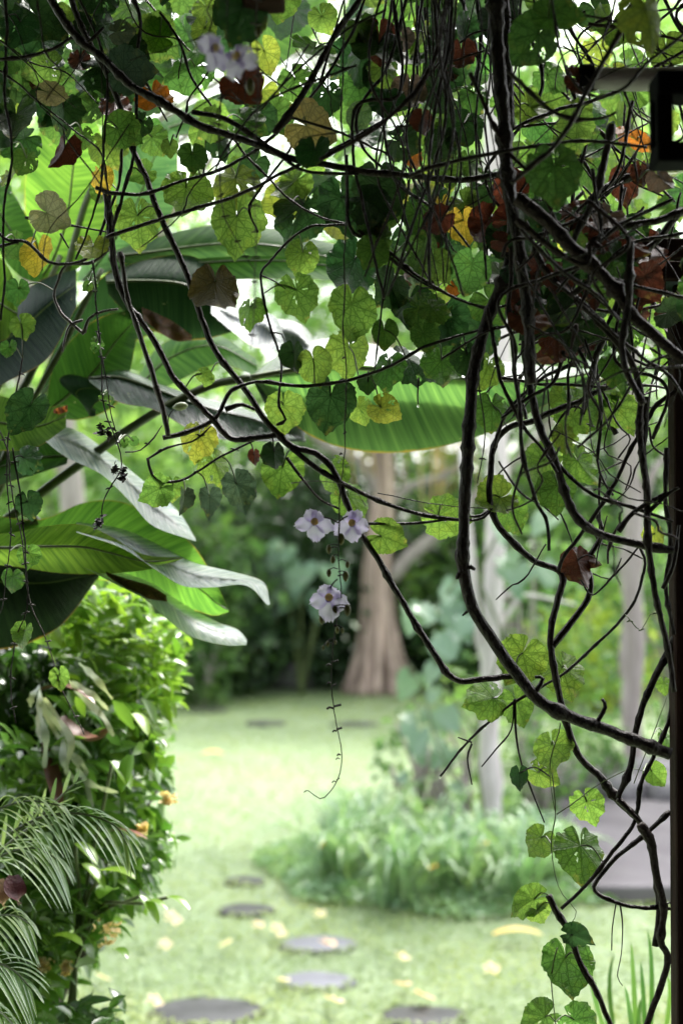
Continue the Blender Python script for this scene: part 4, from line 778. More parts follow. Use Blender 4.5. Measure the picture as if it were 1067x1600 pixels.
V_([(795, 110), (830, 145), (865, 175), (905, 190), (950, 182), (965, 172)], 8, 1.85, 'blurred pale-lit arc of vine right of the thickest stem', knots=5)
V_([(955, 195), (945, 240), (935, 290), (905, 350), (890, 390)], 14, 1.95, 'rough dark vine below the black lantern', knots=8)
V_([(640, 275), (700, 255), (770, 240), (850, 225), (940, 222), (1010, 230)], 8, 1.9, 'horizontal blurred vine crossing to the lantern', knots=6)
V_([(860, 430), (880, 500), (910, 560), (915, 575)], 9, 2.15, 'pair of wet stems above the pale dried leaf', knots=4, side=[(7, (880, 440), (905, 510), (925, 565))])
V_([(780, 590), (860, 600), (930, 605), (990, 602), (1067, 610)], 6, 2.24, 'wet horizontal vine right of the central blade tip', knots=6)
V_([(690, 560), (760, 520), (830, 505), (900, 515), (960, 535)], 5, 2.1, 'thin bowed vine under the big dark brown leaf', knots=5)
V_([(1000, 850), (960, 900), (925, 930), (905, 905)], 4, 2.2, 'short wet twig right of the crumpled brown leaf', knots=5)
# hanging twig strings
def string(pts, w, d, lab, mat='vine', buds=(), n=0, grp='fine strings of dry stems and buds', d1=None):
    r = V_(pts, w, d, lab, mat, (), 3 if n else 0, grp, 'hanging_stem', d1, .6); path = VINES[-1][1]
    for k in range(n):
        i = int((k + .6) / n * (len(path) - 1)); b = path[i]; parts = []
        for s in (-1, 1):
            e = b + np.array([s * rng.uniform(.003, .008), rng.uniform(-.003, .003), rng.uniform(-.003, .004)]); parts.append(tube([b - [s * .0008, 0, 0], (b + e) / 2 + [0, 0, .001], e], [.0012, .0016, .0007], 5))
        v, f = join(parts); mk('bract', v, f, M[mat], r)
    return r
string([(143, 405), (148, 450), (152, 500), (157, 560), (161, 620), (170, 655), (185, 700), (188, 735), (172, 765), (160, 790), (158, 825)], 4, 2.26, 'hanging string with tiny green leaves and dark dried blossoms left of centre', n=12)
string([(152, 520), (168, 600), (175, 655), (190, 700)], 3, 2.25, 'second strand twisted round the string with dried blossoms', n=4)
string([(-5, 660), (15, 720), (25, 790), (38, 850), (50, 940), (80, 1010), (105, 1090), (133, 1148)], 3.2, 2.2, 'long thin wire-like stem hanging over the shrub at the left', 'vine_pale', n=8)
string([(22, 700), (34, 800), (40, 880), (42, 950), (25, 1000), (18, 1060), (25, 1130)], 4, 2.2, 'dark beaded stem at the left edge below the burnt leaf tip', n=9)
string([(35, 560), (20, 640), (10, 740), (18, 830), (10, 900), (0, 960)], 3.5, 2.22, 'beaded stem nearest the left edge', n=8)
string([(401, -20), (404, 120), (400, 260), (403, 390), (400, 470), (392, 545)], 3.2, 1.72, 'out-of-focus beaded strand hanging below the blurred flower', 'vine_pale', n=14)
string([(346, 140), (343, 220), (345, 290), (352, 340), (380, 390), (400, 425)], 3.0, 1.85, 'thin blurred strand left of the blurred flower strand', n=8)
string([(640, 120), (640, 160), (655, 140)], 2.5, 2.2, 'tiny tendril near the mauve leaves at top', n=0)
string([(655, 590), (653, 610), (653, 632)], 4, 2.2, 'short peg-like stem hanging before the central blade', n=0)
string([(750, 560), (748, 600), (757, 680), (745, 755)], 3, 2.1, 'slack stem left of the slender trunk with a hooked end', n=2)
string([(920, 640), (925, 700), (945, 745), (930, 765), (900, 760)], 2.2, 2.24, 'pale wet tendril curling under the right-hand leaves', 'vine_pale', n=3)
string([(975, 960), (1000, 985), (1015, 960), (1040, 962)], 2.0, 2.25, 'light green tendril near the grey trunk', 'stem', n=3)
string([(862, 1205), (866, 1240), (868, 1275), (862, 1320), (868, 1370), (880, 1400), (900, 1425), (890, 1445)], 2.6, 2.24, 'green climbing stem linking the lower right leaves', 'stem')
string([(868, 1272), (900, 1250), (940, 1222), (985, 1200), (1005, 1205)], 2.4, 2.24, 'thin green stem running right to the small leaves beside the post', 'stem')
string([(875, 1130), (873, 1145), (860, 1190), (862, 1240), (868, 1272)], 2.6, 2.23, 'curved leaf-bearing stem hanging from the looping vine', 'stem')
string([(870, 1480), (862, 1520), (862, 1560), (868, 1610)], 2.6, 2.24, 'green stem between the lowest two groups of leaves', 'stem')
string([(990, 1225), (1015, 1160), (1040, 1090)], 2.0, 2.24, 'hair-thin stem rising to the post at right', 'stem')
string([(455, 755), (500, 752), (548, 760), (570, 790)], 2.0, 2.1, 'blurred curly tendril above the flower pair', 'vine_pale')
string([(230, 716), (236, 738), (255, 752), (285, 748), (320, 728), (352, 708), (395, 688)], 6, 2.26, 'arched twig carrying the row of yellowing leaves', 'vine', n=3)
string([(230, 717), (262, 698), (300, 688), (330, 665)], 4.5, 2.26, 'twig running from the arched one up to the diagonal vine', 'vine', n=2)
string([(195, 706), (220, 704), (240, 685), (253, 665)], 3, 2.26, 'bent wiry tendril near the small flower bud', 'vine', n=1)
string([(590, 770), (700, 790), (770, 795)], 2.5, 2.24, 'wire-thin stem under the central blade', 'vine')
# dark dried blossoms on the string
dr = [(158, 672), (170, 676), (181, 732), (191, 738), (156, 818)]
for k, (x, y) in enumerate(dr):
    V, Fc = leaf_cloud(np.array([np.array(P(x, y, 2.25)) + rng.normal(size=3) * [.003, .003, .006] for _ in range(16)]), .014, aspect=.6)
    tag(mk('dried_blossom', V, Fc, M['vine']), ['dried black blossom, upper left of the four on the twig string', 'dried black blossom, upper right of the four on the twig string', 'dried black blossom, lower left of the four on the twig string', 'dried black blossom, lower right of the four on the twig string', 'dark cone-like dried blossom above the chewed green leaf'][k], 'dried blossom', 'dried blossoms on the twig string')
# tangle of thin stems filling the canopy, upper right and top centre
LMK = {'the crumpled brown leaf': (905, 880), 'the looping vine top': (850, 650), 'the long vine bend': (1000, 845), 'the wet horizontal stem': (930, 605), 'the post middle': (1050, 800), 'the right leaf group': (870, 740), 'the black lantern': (1045, 190), 'the weathered rail': (960, 122), 'the timber beam': (985, 395), 'the top right corner': (1050, 10), 'the big dark brown leaf': (870, 530), 'the mauve papery leaf': (945, 342), 'the blurred round leaf': (866, 268),
 'the thickest vine': (790, 60), 'the thickest vine bend': (795, 420), 'the post top': (1050, 560), 'the pale dried leaf': (939, 603), 'the central blade tip': (900, 590), 'the right edge': (1065, 330), 'the lower right knot': (1000, 480), 'the folded brown leaf': (905, 125), 'the yellowish top leaf': (1000, 30),
 'the yellow hanging leaf': (690, 325), 'the orange tip': (710, 450), 'the top mauve leaf': (640, 90), 'the ochre leaf': (486, 200), 'the dark round leaves': (645, 480), 'the stout glossy vine': (500, 110), 'the top middle': (650, 0), 'the top edge vine bunch': (720, 0), 'the big dark top leaf': (590, 75), 'the middle stem': (650, 275), 'the dark pair of leaves': (560, 415),
 'the blurred flower': (352, 80), 'the orange withered leaf': (240, 152), 'the red-brown leaf': (380, 137), 'the dark maroon leaf': (100, 235), 'the yellow round leaf': (158, 280), 'the tan leaf': (80, 336), 'the top left corner': (10, 10), 'the left edge': (5, 200), 'the knobbly vine': (280, 180), 'the veined leaf pair': (330, 320), 'the top left vine fork': (200, 20)}
used_lab = set()
def tangle_label(pts, w, rd):
    a = min(LMK, key=lambda k: math.dist(LMK[k], pts[0][:2])); b = min((k for k in LMK if k != a), key=lambda k: math.dist(LMK[k], pts[-1][:2])); m = pts[len(pts) // 2]; c = min((k for k in LMK if k not in (a, b)), key=lambda k: math.dist(LMK[k], m[:2]))
    hd = ('hair-thin' if w < 4 else 'thin' if w < 6 else 'slim' if w < 9 else 'thick') + (' reddish' if rd else ' dark') + ' vine'
    for l in (f'{hd} from {a} to {b}', f'{hd} {a[4:]} past {c} to {b}', f'crooked {hd} {a[4:]} past {c[4:]} to {b[4:]}', f'wavy {hd} {a[4:]} past {c[4:]} to {b[4:]}', f'bent {hd} {a[4:]} past {c[4:]} to {b[4:]}', f'knotty {hd} {a[4:]} past {c[4:]} to {b[4:]}', f'twisted {hd} {a[4:]} past {c[4:]} to {b[4:]}'):
        if l not in used_lab and len(l.split()) <= 16: break
    used_lab.add(l); return l
TG = [('thin dark vine of the tangle in the upper right', (800, 1080), (-30, 620), 112), ('thin dark vine hanging in the dense top centre', (600, 800), (-30, 420), 36), ('thin dark vine among the leaves at upper left', (0, 560), (-30, 330), 26), ('x', (800, 1050), (500, 900), 36), ('y', (850, 1067), (330, 560), 24)]
for gi, (lab, xr, yr, cnt) in enumerate(TG):
    for k in range(cnt):
        if gi == 1: x0 = rng.uniform(*xr); pts = [(x0, -40), (x0 + rng.normal() * 18, rng.uniform(60, 140)), (x0 + rng.normal() * 30, rng.uniform(180, 280)), (x0 + rng.normal() * 45, rng.uniform(320, 480))]
        else:
            x0, y0 = rng.uniform(*xr), rng.uniform(*yr); a_ = rng.choice([rng.uniform(.2, 1.2), rng.uniform(1.3, 1.8), rng.uniform(1.9, 3.0)]); L = rng.uniform(110, 300)
            pts = [(x0 - math.cos(a_) * L * .5, y0 - math.sin(a_) * L * .5), (x0 + rng.normal() * 22, y0 + rng.normal() * 22), (x0 + math.cos(a_) * L * .3 + rng.normal() * 15, y0 + math.sin(a_) * L * .3), (x0 + math.cos(a_) * L * .55 + rng.normal() * 18, y0 + math.sin(a_) * L * .55 + 10)]
            if gi == 3: pts = [(x0 + (p[0] - x0) * .5, y0 + (p[1] - y0) * .5) for p in pts]
            if gi == 0: pts = [p for p in pts if p[1] < 700] if sum(p[1] < 700 for p in pts) > 2 else pts[:3]
        w_ = rng.choice([2.5, 3, 4, 5, 6, 8]) if gi < 2 else rng.choice([8, 12, 15]) if gi == 4 else rng.choice([2.5, 3, 4, 5]); rd = rng.uniform() > .8; V_(pts, w_, rng.uniform(1.85, 2.45), tangle_label(pts, w_, rd), mat='vine_red' if rd else 'vine', grp=['tangled thin vines in the upper right', 'thin vines hanging in the top centre', 'thin vines among the upper left leaves', 'thin twigs between the right-hand vines', 'stems matted round the timber beam'][gi], knots=5)

# ------------------------------------------------------------------ vine leaves
def leaf_mesh(k):
    r = np.random.default_rng(100 + k); na, nr = 60, 8; V = [(0, 0, 0)]; uv = [(0, 0)]
    ph = r.uniform(0, 6, 4); asym = r.uniform(-.08, .08); sn = r.choice([.88, .92, .955]); la = r.uniform(.03, .15)
    def outline(a):       # a = angle from the tip, -pi..pi
        t = abs(a) / math.pi; R = .86 - .24 * t - .10 * t ** 2 + .18 * math.exp(-(t / .10) ** 2)
        lobe = math.radians(40); fr = abs(a / lobe - round(a / lobe)); R *= 1 + la * (1 - .5 * t) * (1 - 2 * fr) - .035
        tf = (abs(a) / lobe * 3.0) % 1.0; R *= 1 + .055 * (abs(tf - .5) * 2 - .5) + .012 * math.sin(a * 23 + ph[3])
        if t > sn: R *= 1 - .9 * ((t - sn) / (1 - sn)) ** 1.5
        return R * (1 + asym * math.sin(a) + .03 * math.sin(2 * a + ph[0]))
    cup = [.14, -.12, .30, .22, -.20, .42][k % 6]; fold = [.1, .16, .40, -.18, .22, .75][k % 6]
    for i in range(1, nr + 1):
        f = i / nr
        for j in range(na):
            a = -math.pi + 2 * math.pi * j / na; R = outline(a) * f; x, y = R * math.sin(a), R * math.cos(a)
            z = -cup * R * R + fold * abs(x) + .05 * R * math.sin(3 * a + ph[1]) + .045 * f ** 3 * math.sin(9 * a + ph[2]) - .018 * R * (1 - abs(2 * abs(a / .698 - round(a / .698)) - 0) * 1.0)
            xx = x * (1 - .35 * abs(fold) * abs(x)); V.append((xx, y, z)); uv.append((x, y))
    Fc = [(0, 1 + j, 1 + (j + 1) % na) for j in range(na - 1)]
    for i in range(nr - 1): Fc += [(1 + i * na + j, 1 + (i + 1) * na + j, 1 + (i + 1) * na + j + 1, 1 + i * na + j + 1) for j in range(na - 1)]
    if k % 3 == 1:      # insect holes
        for _ in range(r.integers(2, 5)):
            h = r.integers(na * 2, na * (nr - 1)); Fc = [f for q_, f in enumerate(Fc) if q_ not in (h, h + 1, h + na)]
    me = bpy.data.meshes.new('leaf'); me.from_pydata(V, [], Fc); me.polygons.foreach_set('use_smooth', [True] * len(me.polygons))
    ul = me.uv_layers.new(name='UVMap'); idx = np.zeros(len(me.loops), dtype=np.int32); me.loops.foreach_get('vertex_index', idx); ul.data.foreach_set('uv', np.array(uv, dtype=np.float32)[idx].ravel())
    me.materials.append(M['leaf']); return me
LM = [leaf_mesh(k) for k in range(18)]
CL = {'y': ((.165, .275, .055), .61), 'g': ((.09, .185, .042), .56), 'd': ((.035, .085, .028), .40), 'Y': ((.62, .42, .06), .62), 'o': ((.55, .16, .03), .55), 'r': ((.12, .035, .025), .38), 'b': ((.13, .085, .035), .35),
      't': ((.42, .34, .20), .50), 'v': ((.26, .30, .05), .60), 'm': ((.24, .16, .15), .35), 's': ((.08, .13, .09), .30), 'T': ((.50, .36, .15), .55)}
KLAB = {'Y': 'bright yellow leaf', 'o': 'orange-brown withered leaf', 'r': 'dark red-brown dead leaf', 'b': 'olive-brown drooping folded leaf', 't': 'tan papery dead leaf', 'm': 'mauve-brown papery leaf', 'T': 'pale ochre leaf'}
KD = np.concatenate([p for _, p in VINES]); KI = np.concatenate([np.full(len(p), i) for i, (_, p) in enumerate(VINES)])
cnt_on = {}
def vleaf(x, y, R, ang, c, d=2.24, tilt=25, kind=None, pet=True):
    col, al = CL[c]; j = rng.uniform(.85, 1.18); hue = rng.normal() * .05
    col = (min(1, col[0] * j * (1 + hue * 2)), min(1, col[1] * j), min(1, col[2] * j * (1 - hue)))
    s = R * 1.0 / .76 / F * d; a = math.radians(ang); T = Vector((math.sin(a), 0, -math.cos(a))); Nn = Vector((0, 1, .0)); X = T.cross(Nn)
    B = Matrix((X, T, Nn)).transposed()
    tx, ty = math.radians(rng.normal() * tilt * .6 - 8), math.radians(rng.normal() * tilt * .6)
    Rm = B @ Matrix.Rotation(tx, 3, 'X') @ Matrix.Rotation(ty, 3, 'Y')
    c0 = P(x, y, d) - Vector(Rm @ Vector((0, .16 * s, 0)))
    dist = np.linalg.norm((KD - np.array(c0)) * [1, .6, 1], axis=1)
    for ii in np.argsort(dist)[::3]:
        vi = KI[ii]
        if cnt_on.get(vi, 0) < 60: break
    cnt_on[vi] = cnt_on.get(vi, 0) + 1; root = VINES[vi][0]
    k = kind if kind is not None else (rng.choice([0, 1, 3, 4, 6, 7, 9, 10, 12, 13, 15, 16, 2]) if c not in 'rbTtmo' else rng.choice([2, 8, 5, 11, 2]))
    o = bpy.data.objects.new('leaf', LM[k]); COL.objects.link(o); o.parent = root
    M4 = (Rm * s).to_4x4(); M4.translation = c0 - off[root.name]; o.matrix_basis = M4; o.color = (*col, al)
    if c in KLAB: o['label'] = KLAB[c]
    near = Vector(KD[ii]); L = (near - c0).length
    if pet and L < .11:
        inv = (Matrix.Translation(off[root.name]) @ M4).inverted()
        mid = (c0 + near) / 2 + Vector((0, .004, .012 * min(1, L / .05)))
        q = catmull([c0, mid, near], .006); v, f = tube(q, np.linspace(.0014, .0011, len(q)), 5)
        me = bpy.data.meshes.new('petiole'); me.from_pydata([tuple(inv @ Vector(p)) for p in v], [], f); me.materials.append(M['vine' if c in 'dr' else 'stem'])
        po = bpy.data.objects.new('petiole', me); COL.objects.link(po); po.parent = o
    return o
LEAVES = '''65 70 46 10 d|30 40 34 -20 d|243 55 34 -100 y|20 95 25 30 g|188 50 22 90 s|205 72 28 60 d|200 112 40 100 s 2.18|125 95 22 0 r|57 115 21 -10 r|80 146 24 70 t 2.2 2|180 165 30 10 r|240 152 36 15 o 2.22|100 235 32 -15 r 2.15|158 280 25 10 Y|80 336 38 60 t 2.18 3
25 185 40 0 d|15 275 22 10 v|40 250 24 -20 g|100 175 34 0 d|130 212 18 0 g|220 194 21 -40 d|190 205 32 60 y|240 218 27 30 y|266 230 15 0 g|297 108 42 -70 g 2.28|318 48 24 -20 y|290 300 43 -5 y 2.24 0|225 272 22 -60 y|216 345 40 5 y 2.25 1|145 390 30 0 v|155 300 18 0 y
375 22 46 -20 d 1.75|380 137 42 40 r 2.02 3|415 85 30 20 v|490 78 44 -20 y|505 30 26 30 y|465 128 34 30 g|512 150 28 0 d|486 200 48 60 T 2.15 3|490 240 32 -10 d 2.0|370 348 48 0 y 2.24 0|368 285 44 0 v 2.3|385 190 32 60 g|330 195 30 -60 g|300 245 26 0 g|345 225 24 20 d
470 330 52 -20 d|535 318 48 10 d|472 400 30 -10 y 2.3|465 460 37 15 y 2.22 1|390 485 28 -5 y 2.22 4|337 448 50 5 b 2.16 5|550 415 50 -20 d|548 485 45 -5 y 2.26 6|545 550 39 0 y 2.27 7|575 600 18 0 d|459 555 26 0 d 2.2 5|491 567 32 15 y 2.22 9|443 640 33 0 y 2.24 0|515 628 44 -10 d 2.26|600 640 28 60 v 2.2 10|562 640 24 20 v
605 575 34 -10 g|620 400 28 20 y|575 355 36 0 d|590 300 50 0 d|590 330 40 10 g|665 375 38 0 d|678 402 27 -30 r|690 325 28 0 Y|725 350 30 10 Y|735 335 20 60 o|710 450 15 40 o|640 480 44 0 d|700 500 38 10 d|720 420 30 -20 g|645 565 40 60 d|690 570 38 0 g|760 575 32 -20 y|768 640 33 0 g|730 560 30 10 d|600 520 24 0 g
870 530 38 0 r 2.12|866 268 48 5 g 1.85 1|830 170 34 30 y|860 120 30 60 g|835 60 46 -40 g 1.9|865 30 40 80 g 1.85|905 125 28 70 r 1.95|955 45 40 -10 y|1010 25 48 20 v 1.7|1040 80 34 0 y|965 120 25 30 v|975 285 30 0 r|1000 270 20 0 r|1032 280 26 30 m 2.0|945 342 32 -40 m 2.05 3|998 222 20 60 o|972 208 20 -60 o|900 200 34 0 y|930 230 30 10 g|900 170 26 -30 y|1045 190 20 0 y
630 62 22 20 m|640 142 34 0 m|705 100 26 0 r|590 75 50 -10 d|560 40 34 20 g|625 222 32 60 d|690 225 30 -10 d|560 140 36 10 g|720 200 34 -30 d|740 150 28 0 g|660 190 24 0 r|600 110 30 40 y|560 180 24 -20 p|700 270 24 0 y|735 260 28 10 g|645 245 20 0 o
960 575 29 -10 g 2.15|939 603 14 0 t|905 640 42 60 y 2.3|965 640 32 40 y|880 682 22 0 v 2.2|845 722 38 -60 y 2.28|905 725 32 30 y|870 765 34 0 g|775 780 36 -70 y 2.26|798 802 32 20 y 2.28|692 806 38 80 y 2.26|602 840 32 70 y 2.24|518 738 32 10 y 2.28|548 780 33 30 y 2.28|440 738 38 -10 y 2.26 9|428 710 24 0 d 2.2 5
310 686 32 -10 v 2.26 4|338 728 30 20 y 2.27|373 763 32 20 s 2.23 2|328 780 23 0 s 2.24 5|289 778 20 0 s 2.24 5|246 765 28 -60 y 2.26 0|270 762 20 0 y 2.27|397 712 12 0 r 2.25|44 641 38 -30 d 2.2 3|42 718 26 60 d 2.2 4|45 788 24 10 d 2.2|45 868 20 0 y|20 905 20 0 g|38 990 22 -15 g 2.2 5|95 1057 19 10 y 2.2|60 398 33 0 Y 2.3|25 385 26 -40 g|30 455 22 0 g|35 510 22 20 g|15 545 16 0 g
143 440 12 60 g|137 447 9 -40 g|152 535 11 70 g|150 545 8 0 g|164 620 10 60 g|172 625 8 20 g|195 692 8 0 g|210 690 9 60 g|318 585 14 60 y|325 592 12 -20 y|865 535 16 0 y|892 470 24 0 g|930 480 20 0 y
812 1028 42 -30 y 2.26 0|880 1050 38 15 y 2.28 1|763 1092 36 -80 y 2.25 4|808 1100 32 20 y 2.27|862 1170 34 0 y 2.25 0|845 1210 26 60 y 2.26|811 1212 18 0 d 2.24 5|918 1258 29 20 y 2.25|842 1313 28 -40 y 2.26 6|907 1330 43 0 g 2.24 1|828 1408 32 -70 y 2.25 2|840 1425 24 30 y 2.26|898 1462 24 80 d 2.22 2|884 1506 45 5 g 2.25 6|846 1592 32 -60 g 2.25|902 1597 32 60 g 2.25|1020 1208 21 40 y|1040 1155 15 0 y|1037 1070 14 0 y|1022 838 22 0 v|978 600 18 0 g|870 1555 1 0 g'''
CL['p'] = ((.16, .28, .14), .5)
for row in LEAVES.split('\n'):
    for it in row.split('|'):
        q = it.split()
        if len(q) < 5: continue
        x, y, R, an = map(float, q[:4])
        if R < 3: continue
        dd = float(q[5]) if len(q) > 5 else rng.uniform(2.18, 2.36)
        vleaf(x, y, R, an, q[4], dd, 27, int(q[6]) if len(q) > 6 else None)
vleaf(903, 882, 32, 10, 'r', 2.22, 10, 5); vleaf(908, 872, 24, 60, 'r', 2.24, 30, 11)
# leaves filling the canopy behind
def fill(n, poly, Rr, dr, cs, ws):
    xs = [p[0] for p in poly]; ys = [p[1] for p in poly]; k = 0; placed = []
    while k < n:
        x, y = rng.uniform(min(xs), max(xs)), rng.uniform(min(ys), max(ys))
        if not inside(poly, np.array([x]), np.array([y]))[0]: continue
        k += 1; vleaf(x, y, rng.uniform(*Rr), rng.normal() * 55, rng.choice(list(cs), p=ws), rng.uniform(*dr), 38, pet=False)
fill(44, [(-20, -30), (330, -30), (330, 230), (200, 240), (100, 230), (-20, 300)], (24, 40), (2.32, 2.8), 'ydg', [.45, .15, .4])
fill(26, [(-20, -40), (420, -40), (420, 40), (230, 90), (120, 160), (-20, 230)], (30, 46), (2.25, 2.5), 'dg', [.7, .3])
fill(66, [(330, -30), (800, -30), (800, 400), (640, 480), (560, 380), (420, 320), (330, 240)], (24, 40), (2.32, 2.8), 'ydgv', [.34, .24, .35, .07])
fill(18, [(520, -30), (800, -30), (800, 200), (560, 160)], (26, 42), (2.2, 2.45), 'dgr', [.5, .35, .15])
fill(34, [(560, 290), (840, 290), (850, 530), (740, 560), (640, 520), (560, 400)], (24, 38), (2.1, 2.4), 'dgry', [.5, .3, .15, .05])
fill(78, [(800, -30), (850, -30), (850, 90), (920, 100), (940, -30), (1010, -30), (1010, 130), (1040, 260), (1090, 300), (1090, 560), (900, 520), (800, 440)], (22, 38), (2.3, 2.9), 'ygvr', [.62, .28, .06, .04])
fill(92, [(790, 320), (900, 320), (1090, 390), (1090, 500), (860, 560), (770, 440)], (20, 34), (2.0, 2.35), 'drgs', [.42, .34, .12, .12])
fill(34, [(560, -30), (960, -30), (960, 330), (640, 330)], (22, 36), (2.3, 2.75), 'gyd', [.5, .3, .2])
fill(16, [(-20, -30), (420, -30), (420, 80), (-20, 200)], (24, 38), (2.4, 2.7), 'gd', [.6, .4])
fill(8, [(880, 600), (1040, 540), (1050, 620), (860, 720)], (18, 30), (2.25, 2.5), 'yg', [.6, .4])

# ------------------------------------------------------------------ lavender trumpet flowers and buds
M['lav'] = simple('lavender_petal', (.52, .46, .68), (.66, .60, .80), 40, .5, .15); M['throat'] = foliage('cream_throat', (.70, .62, .48), (.62, .52, .36), .6, .5, 1.2, 60); M['budgreen'] = foliage('green_bud', (.10, .12, .06), (.18, .17, .11), .4, .4, 1.4, 60)
def lav_mat():
    m, nt, o = newmat('lavender_petal'); q = N(nt); b = q.n('ShaderNodeBsdfPrincipled'); tc = q.n('ShaderNodeTexCoord').outputs['Object']
    col = q.mix(q.noise(60, tc, 3), (.50, .42, .68, 1), (.72, .66, .84, 1)); q.put(b.inputs['Base Color'], col); b.inputs['Roughness'].default_value = .5
    t = q.n('ShaderNodeBsdfTranslucent'); q.put(t.inputs[0], col); ms = q.n('ShaderNodeMixShader'); ms.inputs[0].default_value = .62
    nt.links.new(b.outputs[0], ms.inputs[1]); nt.links.new(t.outputs[0], ms.inputs[2]); nt.links.new(ms.outputs[0], o.inputs[0]); return m
M['lav'] = lav_mat()
def flower(parent, x, y, wpx, d, yaw=0, pitch=-.25, roll=0):
    c = np.array(P(x, y, d)); r = wpx / F * d / 2; Rm = np.array(Matrix.Rotation(yaw, 3, 'Z') @ Matrix.Rotation(pitch, 3, 'X') @ Matrix.Rotation(roll, 3, 'Y'))
    V, Fc = [], []
    for k, (a_, l, w_) in enumerate([(90, .92, .62), (90 + 58, .95, .60), (90 - 58, .95, .60), (-90 + 38, 1.02, .58), (-90 - 34, 1.02, .58)]):
        if k == 0: a_ = 90
        a_ = math.radians([62, 118, 198, -18, -90][k] + rng.normal() * 7); l = [.72, .72, 1.0, 1.0, 1.08][k] * rng.uniform(.88, 1.1); w_ = [.38, .38, .42, .42, .46][k] * rng.uniform(.85, 1.1); b0 = len(V)
        for i, t in enumerate(np.linspace(.04, 1, 8)):
            ww = w_ * (math.sin(min(1, t * 1.02) * math.pi * .82) ** .7) * (1 if t < .99 else .75)
            for s in np.linspace(-1, 1, 7):
                px_ = l * (t - .10 * abs(s) ** 2 * (t > .8) + (.05 * math.cos(s * 9) if t > .9 else 0)); py_ = s * ww; z = -.30 * (1 - t) ** 2 * -1 + .13 * math.sin(s * 5 + k) * t ** 2 + ([.5, .4, .1, .2, -.1][k] + .22) * t ** 2 * (t - .5)
                X = px_ * math.cos(a_) - py_ * math.sin(a_); Z = px_ * math.sin(a_) + py_ * math.cos(a_)
                V.append(list(c + Rm @ np.array([X, z, Z]) * r))
        Fc += [(b0 + i * 7 + j, b0 + i * 7 + j + 1, b0 + (i + 1) * 7 + j + 1, b0 + (i + 1) * 7 + j) for i in range(7) for j in range(6)]
    o = mk('flower', V, Fc, M['lav'], parent)
    p = [c + Rm @ np.array(q) * r for q in [(0, .10, 0), (0, .5, .02), (0, .95, .15), (.05, 1.3, .4)]]; cc = catmull(p, r * .12)
    v, f = tube(cc, r * np.interp(np.linspace(0, 1, len(cc)), [0, .25, .7, 1], [.14, .17, .14, .05]), 10); mk('tube', v, f, M['lav'], o)
    v, f = tube([c + Rm @ np.array([0, -.05, .05]) * r, c + Rm @ np.array([0, -.02, .05]) * r, c + Rm @ np.array([0, .06, .05]) * r], [r * .10, r * .17, r * .20], 10); mk('throat', v, f, M['throat'], o)
def bud(parent, x, y, s, d):
    c = np.array(P(x, y, d)); k = s / F * d; v, f = tube([c + [0, 0, k * .9], c + [0, 0, k * .55], c, c - [0, 0, k * .6], c - [0, 0, k]], [k * .12, k * .45, k * .6, k * .42, k * .06], 9, .1); mk('bud', v, f, M['budgreen'], parent)
r1 = V_([(538, -30), (536, 60), (532, 150), (538, 240), (541, 330), (540, 420), (538, 520), (541, 600), (536, 690), (532, 760), (528, 820), (527, 880), (530, 935), (522, 975), (517, 1010), (516, 1060), (520, 1110), (526, 1145), (532, 1180), (528, 1215), (515, 1238), (500, 1248), (482, 1236), (475, 1238)], 3.4, 2.0, 'long hanging flower string with three lavender blooms and a curled tip', 'vine', (), 24, 'hanging flower strings', 'flowering_vine', 2.12, .55)
for y, dx, w in [(1035, 11, 3), (1040, -7, 3), (1068, -5, 3), (1072, 8, 3), (1104, 12, 4), (1107, -11, 4), (1140, 9, 4), (1143, -6, 3), (1180, -5, 3), (1186, -6, 2), (1222, -6, 2), (1219, 5, 2), (610, 4, 3), (678, 5, 3), (710, -4, 3), (560, -5, 3)]:
    x0 = np.interp(y, [560, 690, 976, 1060, 1145, 1180, 1222], [540, 536, 521, 516, 526, 532, 525]); v, f = tube(catmull([P(x0, y, 2.1), P(x0 + dx * .6, y - 2, 2.1), P(x0 + dx, y - 3 if dx > 0 else y + 1, 2.1)], .004), w / F * 1.0, 5); mk('bract', v, f, M['vine'], r1)
d_ = 2.06
flower(r1, 492, 816, 62, d_, .25, -.15, .05); flower(r1, 549, 818, 62, d_, -.35, -.15, .0); flower(r1, 514, 934, 68, d_, .1, -.35, .1)
for x, y, s in [(505, 1012, 4), (533, 842, 10), (514, 858, 8), (520, 874, 7), (514, 895, 7), (540, 900, 9), (523, 955, 10), (543, 953, 10), (503, 967, 9), (527, 984, 6), (535, 985, 5), (512, 1006, 5), (524, 1003, 4), (543, 882, 6)]:
    bud(r1, x, y, s, d_); xs_ = 528 if y < 940 else 521; v, f = tube(catmull([P(xs_, y - 6, d_), P((x + xs_) / 2, y - 8, d_), P(x, y - s * .7, d_)], .005), .0008, 5); mk('pedicel', v, f, M['vine'], r1)
for a_, b_ in [((528, 817), (505, 808)), ((528, 817), (545, 806)), ((527, 905), (515, 920)), ((528, 900), (540, 900)), ((527, 855), (515, 858)), ((530, 950), (543, 953))]:
    v, f = tube(catmull([P(*a_, d_), P((a_[0] + b_[0]) / 2, (a_[1] + b_[1]) / 2 - 2, d_), P(*b_, d_ + .01)], .006), .0012, 5); mk('pedicel', v, f, M['vine'], r1)
r2 = V_([(360, -30), (358, 20), (357, 60), (362, 100)], 2.2, 1.62, 'out-of-focus lavender flower hanging at the top left of centre', 'vine', (), 2, 'hanging flower strings', 'flowering_vine'); flower(r2, 338, 76, 72, 1.62, .9, .1, .3); flower(r2, 368, 88, 82, 1.64, -.6, -.3, -.15)
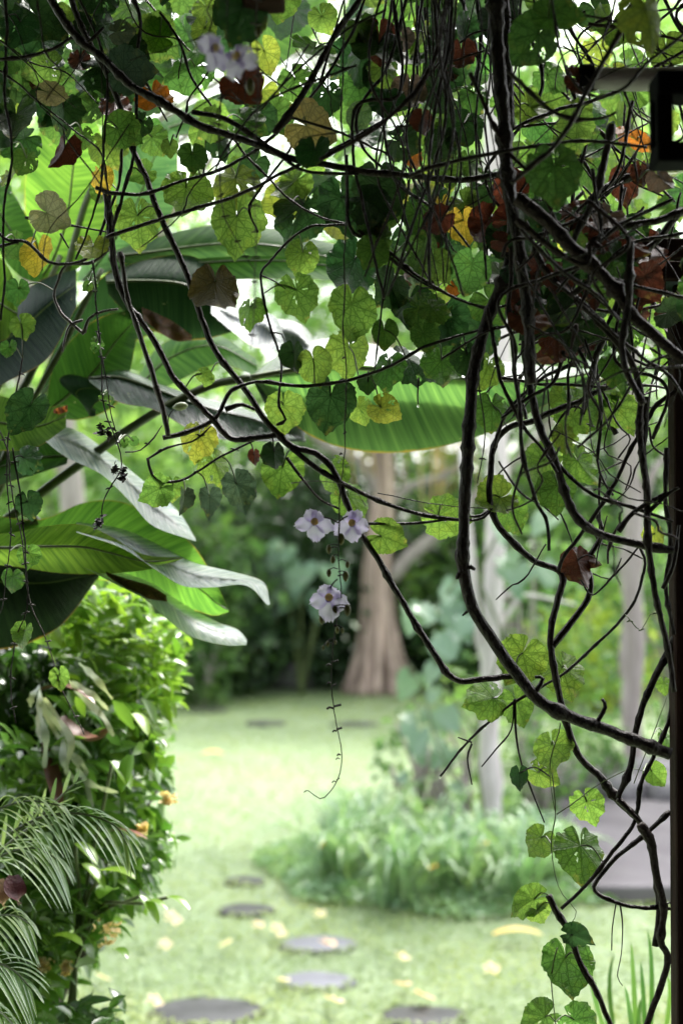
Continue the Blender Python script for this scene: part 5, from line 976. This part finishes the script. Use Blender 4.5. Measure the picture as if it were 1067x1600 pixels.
r3 = V_([(262, 684), (265, 650), (272, 640), (280, 635)], 2.2, 2.26, 'small twig with one pale unopened flower bud left of centre', 'vine', (), 2, 'hanging flower strings', 'flowering_vine')
v, f = tube([P(270, 637, 2.26), P(276, 636, 2.26), P(283, 635, 2.26), P(290, 634, 2.26), P(294, 633, 2.26)], [.001, .0055, .007, .0055, .001], 9); mk('bud', v, f, M['silver'], r3)
r4 = V_([(388, 60), (390, 80), (392, 100)], 2, 1.7, 'tiny blurred bud stalk right of the blurred flower', 'vine', (), 1, 'hanging flower strings', 'flowering_vine'); bud(r4, 404, 50, 10, 1.7); bud(r4, 391, 135, 14, 1.75)

# ------------------------------------------------------------------ rain drops clinging to stems and leaf tips
m, nt, o = newmat('water'); q = N(nt); g_ = q.n('ShaderNodeBsdfPrincipled'); g_.inputs['Transmission Weight'].default_value = 1; g_.inputs['IOR'].default_value = 1.33; g_.inputs['Roughness'].default_value = .0; nt.links.new(g_.outputs[0], o.inputs[0]); M['water'] = m
sph = [(math.sin(math.pi * i / 6) * math.cos(a), math.sin(math.pi * i / 6) * math.sin(a), math.cos(math.pi * i / 6) * (1.25 if i < 3 else 1)) for i in range(7) for a in np.arange(10) * math.pi / 5]
sf = [(i * 10 + j, (i + 1) * 10 + j, (i + 1) * 10 + (j + 1) % 10, i * 10 + (j + 1) % 10) for i in range(6) for j in range(10)]
for x, y in [(686, 1214), (737, 1228), (843, 1337), (955, 1487), (972, 1542), (868, 942), (1020, 398), (160, 700), (190, 748), (413, 545), (540, 565), (462, 520), (635, 567), (907, 1372), (855, 1104), (790, 1145), (745, 1120), (1003, 1225), (385, 418), (245, 765), (330, 810), (560, 690), (600, 668), (870, 1096), (884, 1545), (1030, 612), (985, 607)]:
    ii = int(np.argmin(np.linalg.norm((KD - np.array(P(x, y, 2.24))) * [1, .4, 1], axis=1))); c = KD[ii].copy(); k = rng.uniform(.0012, .002); c[2] -= k * 1.6
    mk('water_drop', (np.array(sph) * k + c).tolist(), sf, M['water'], VINES[KI[ii]][0])
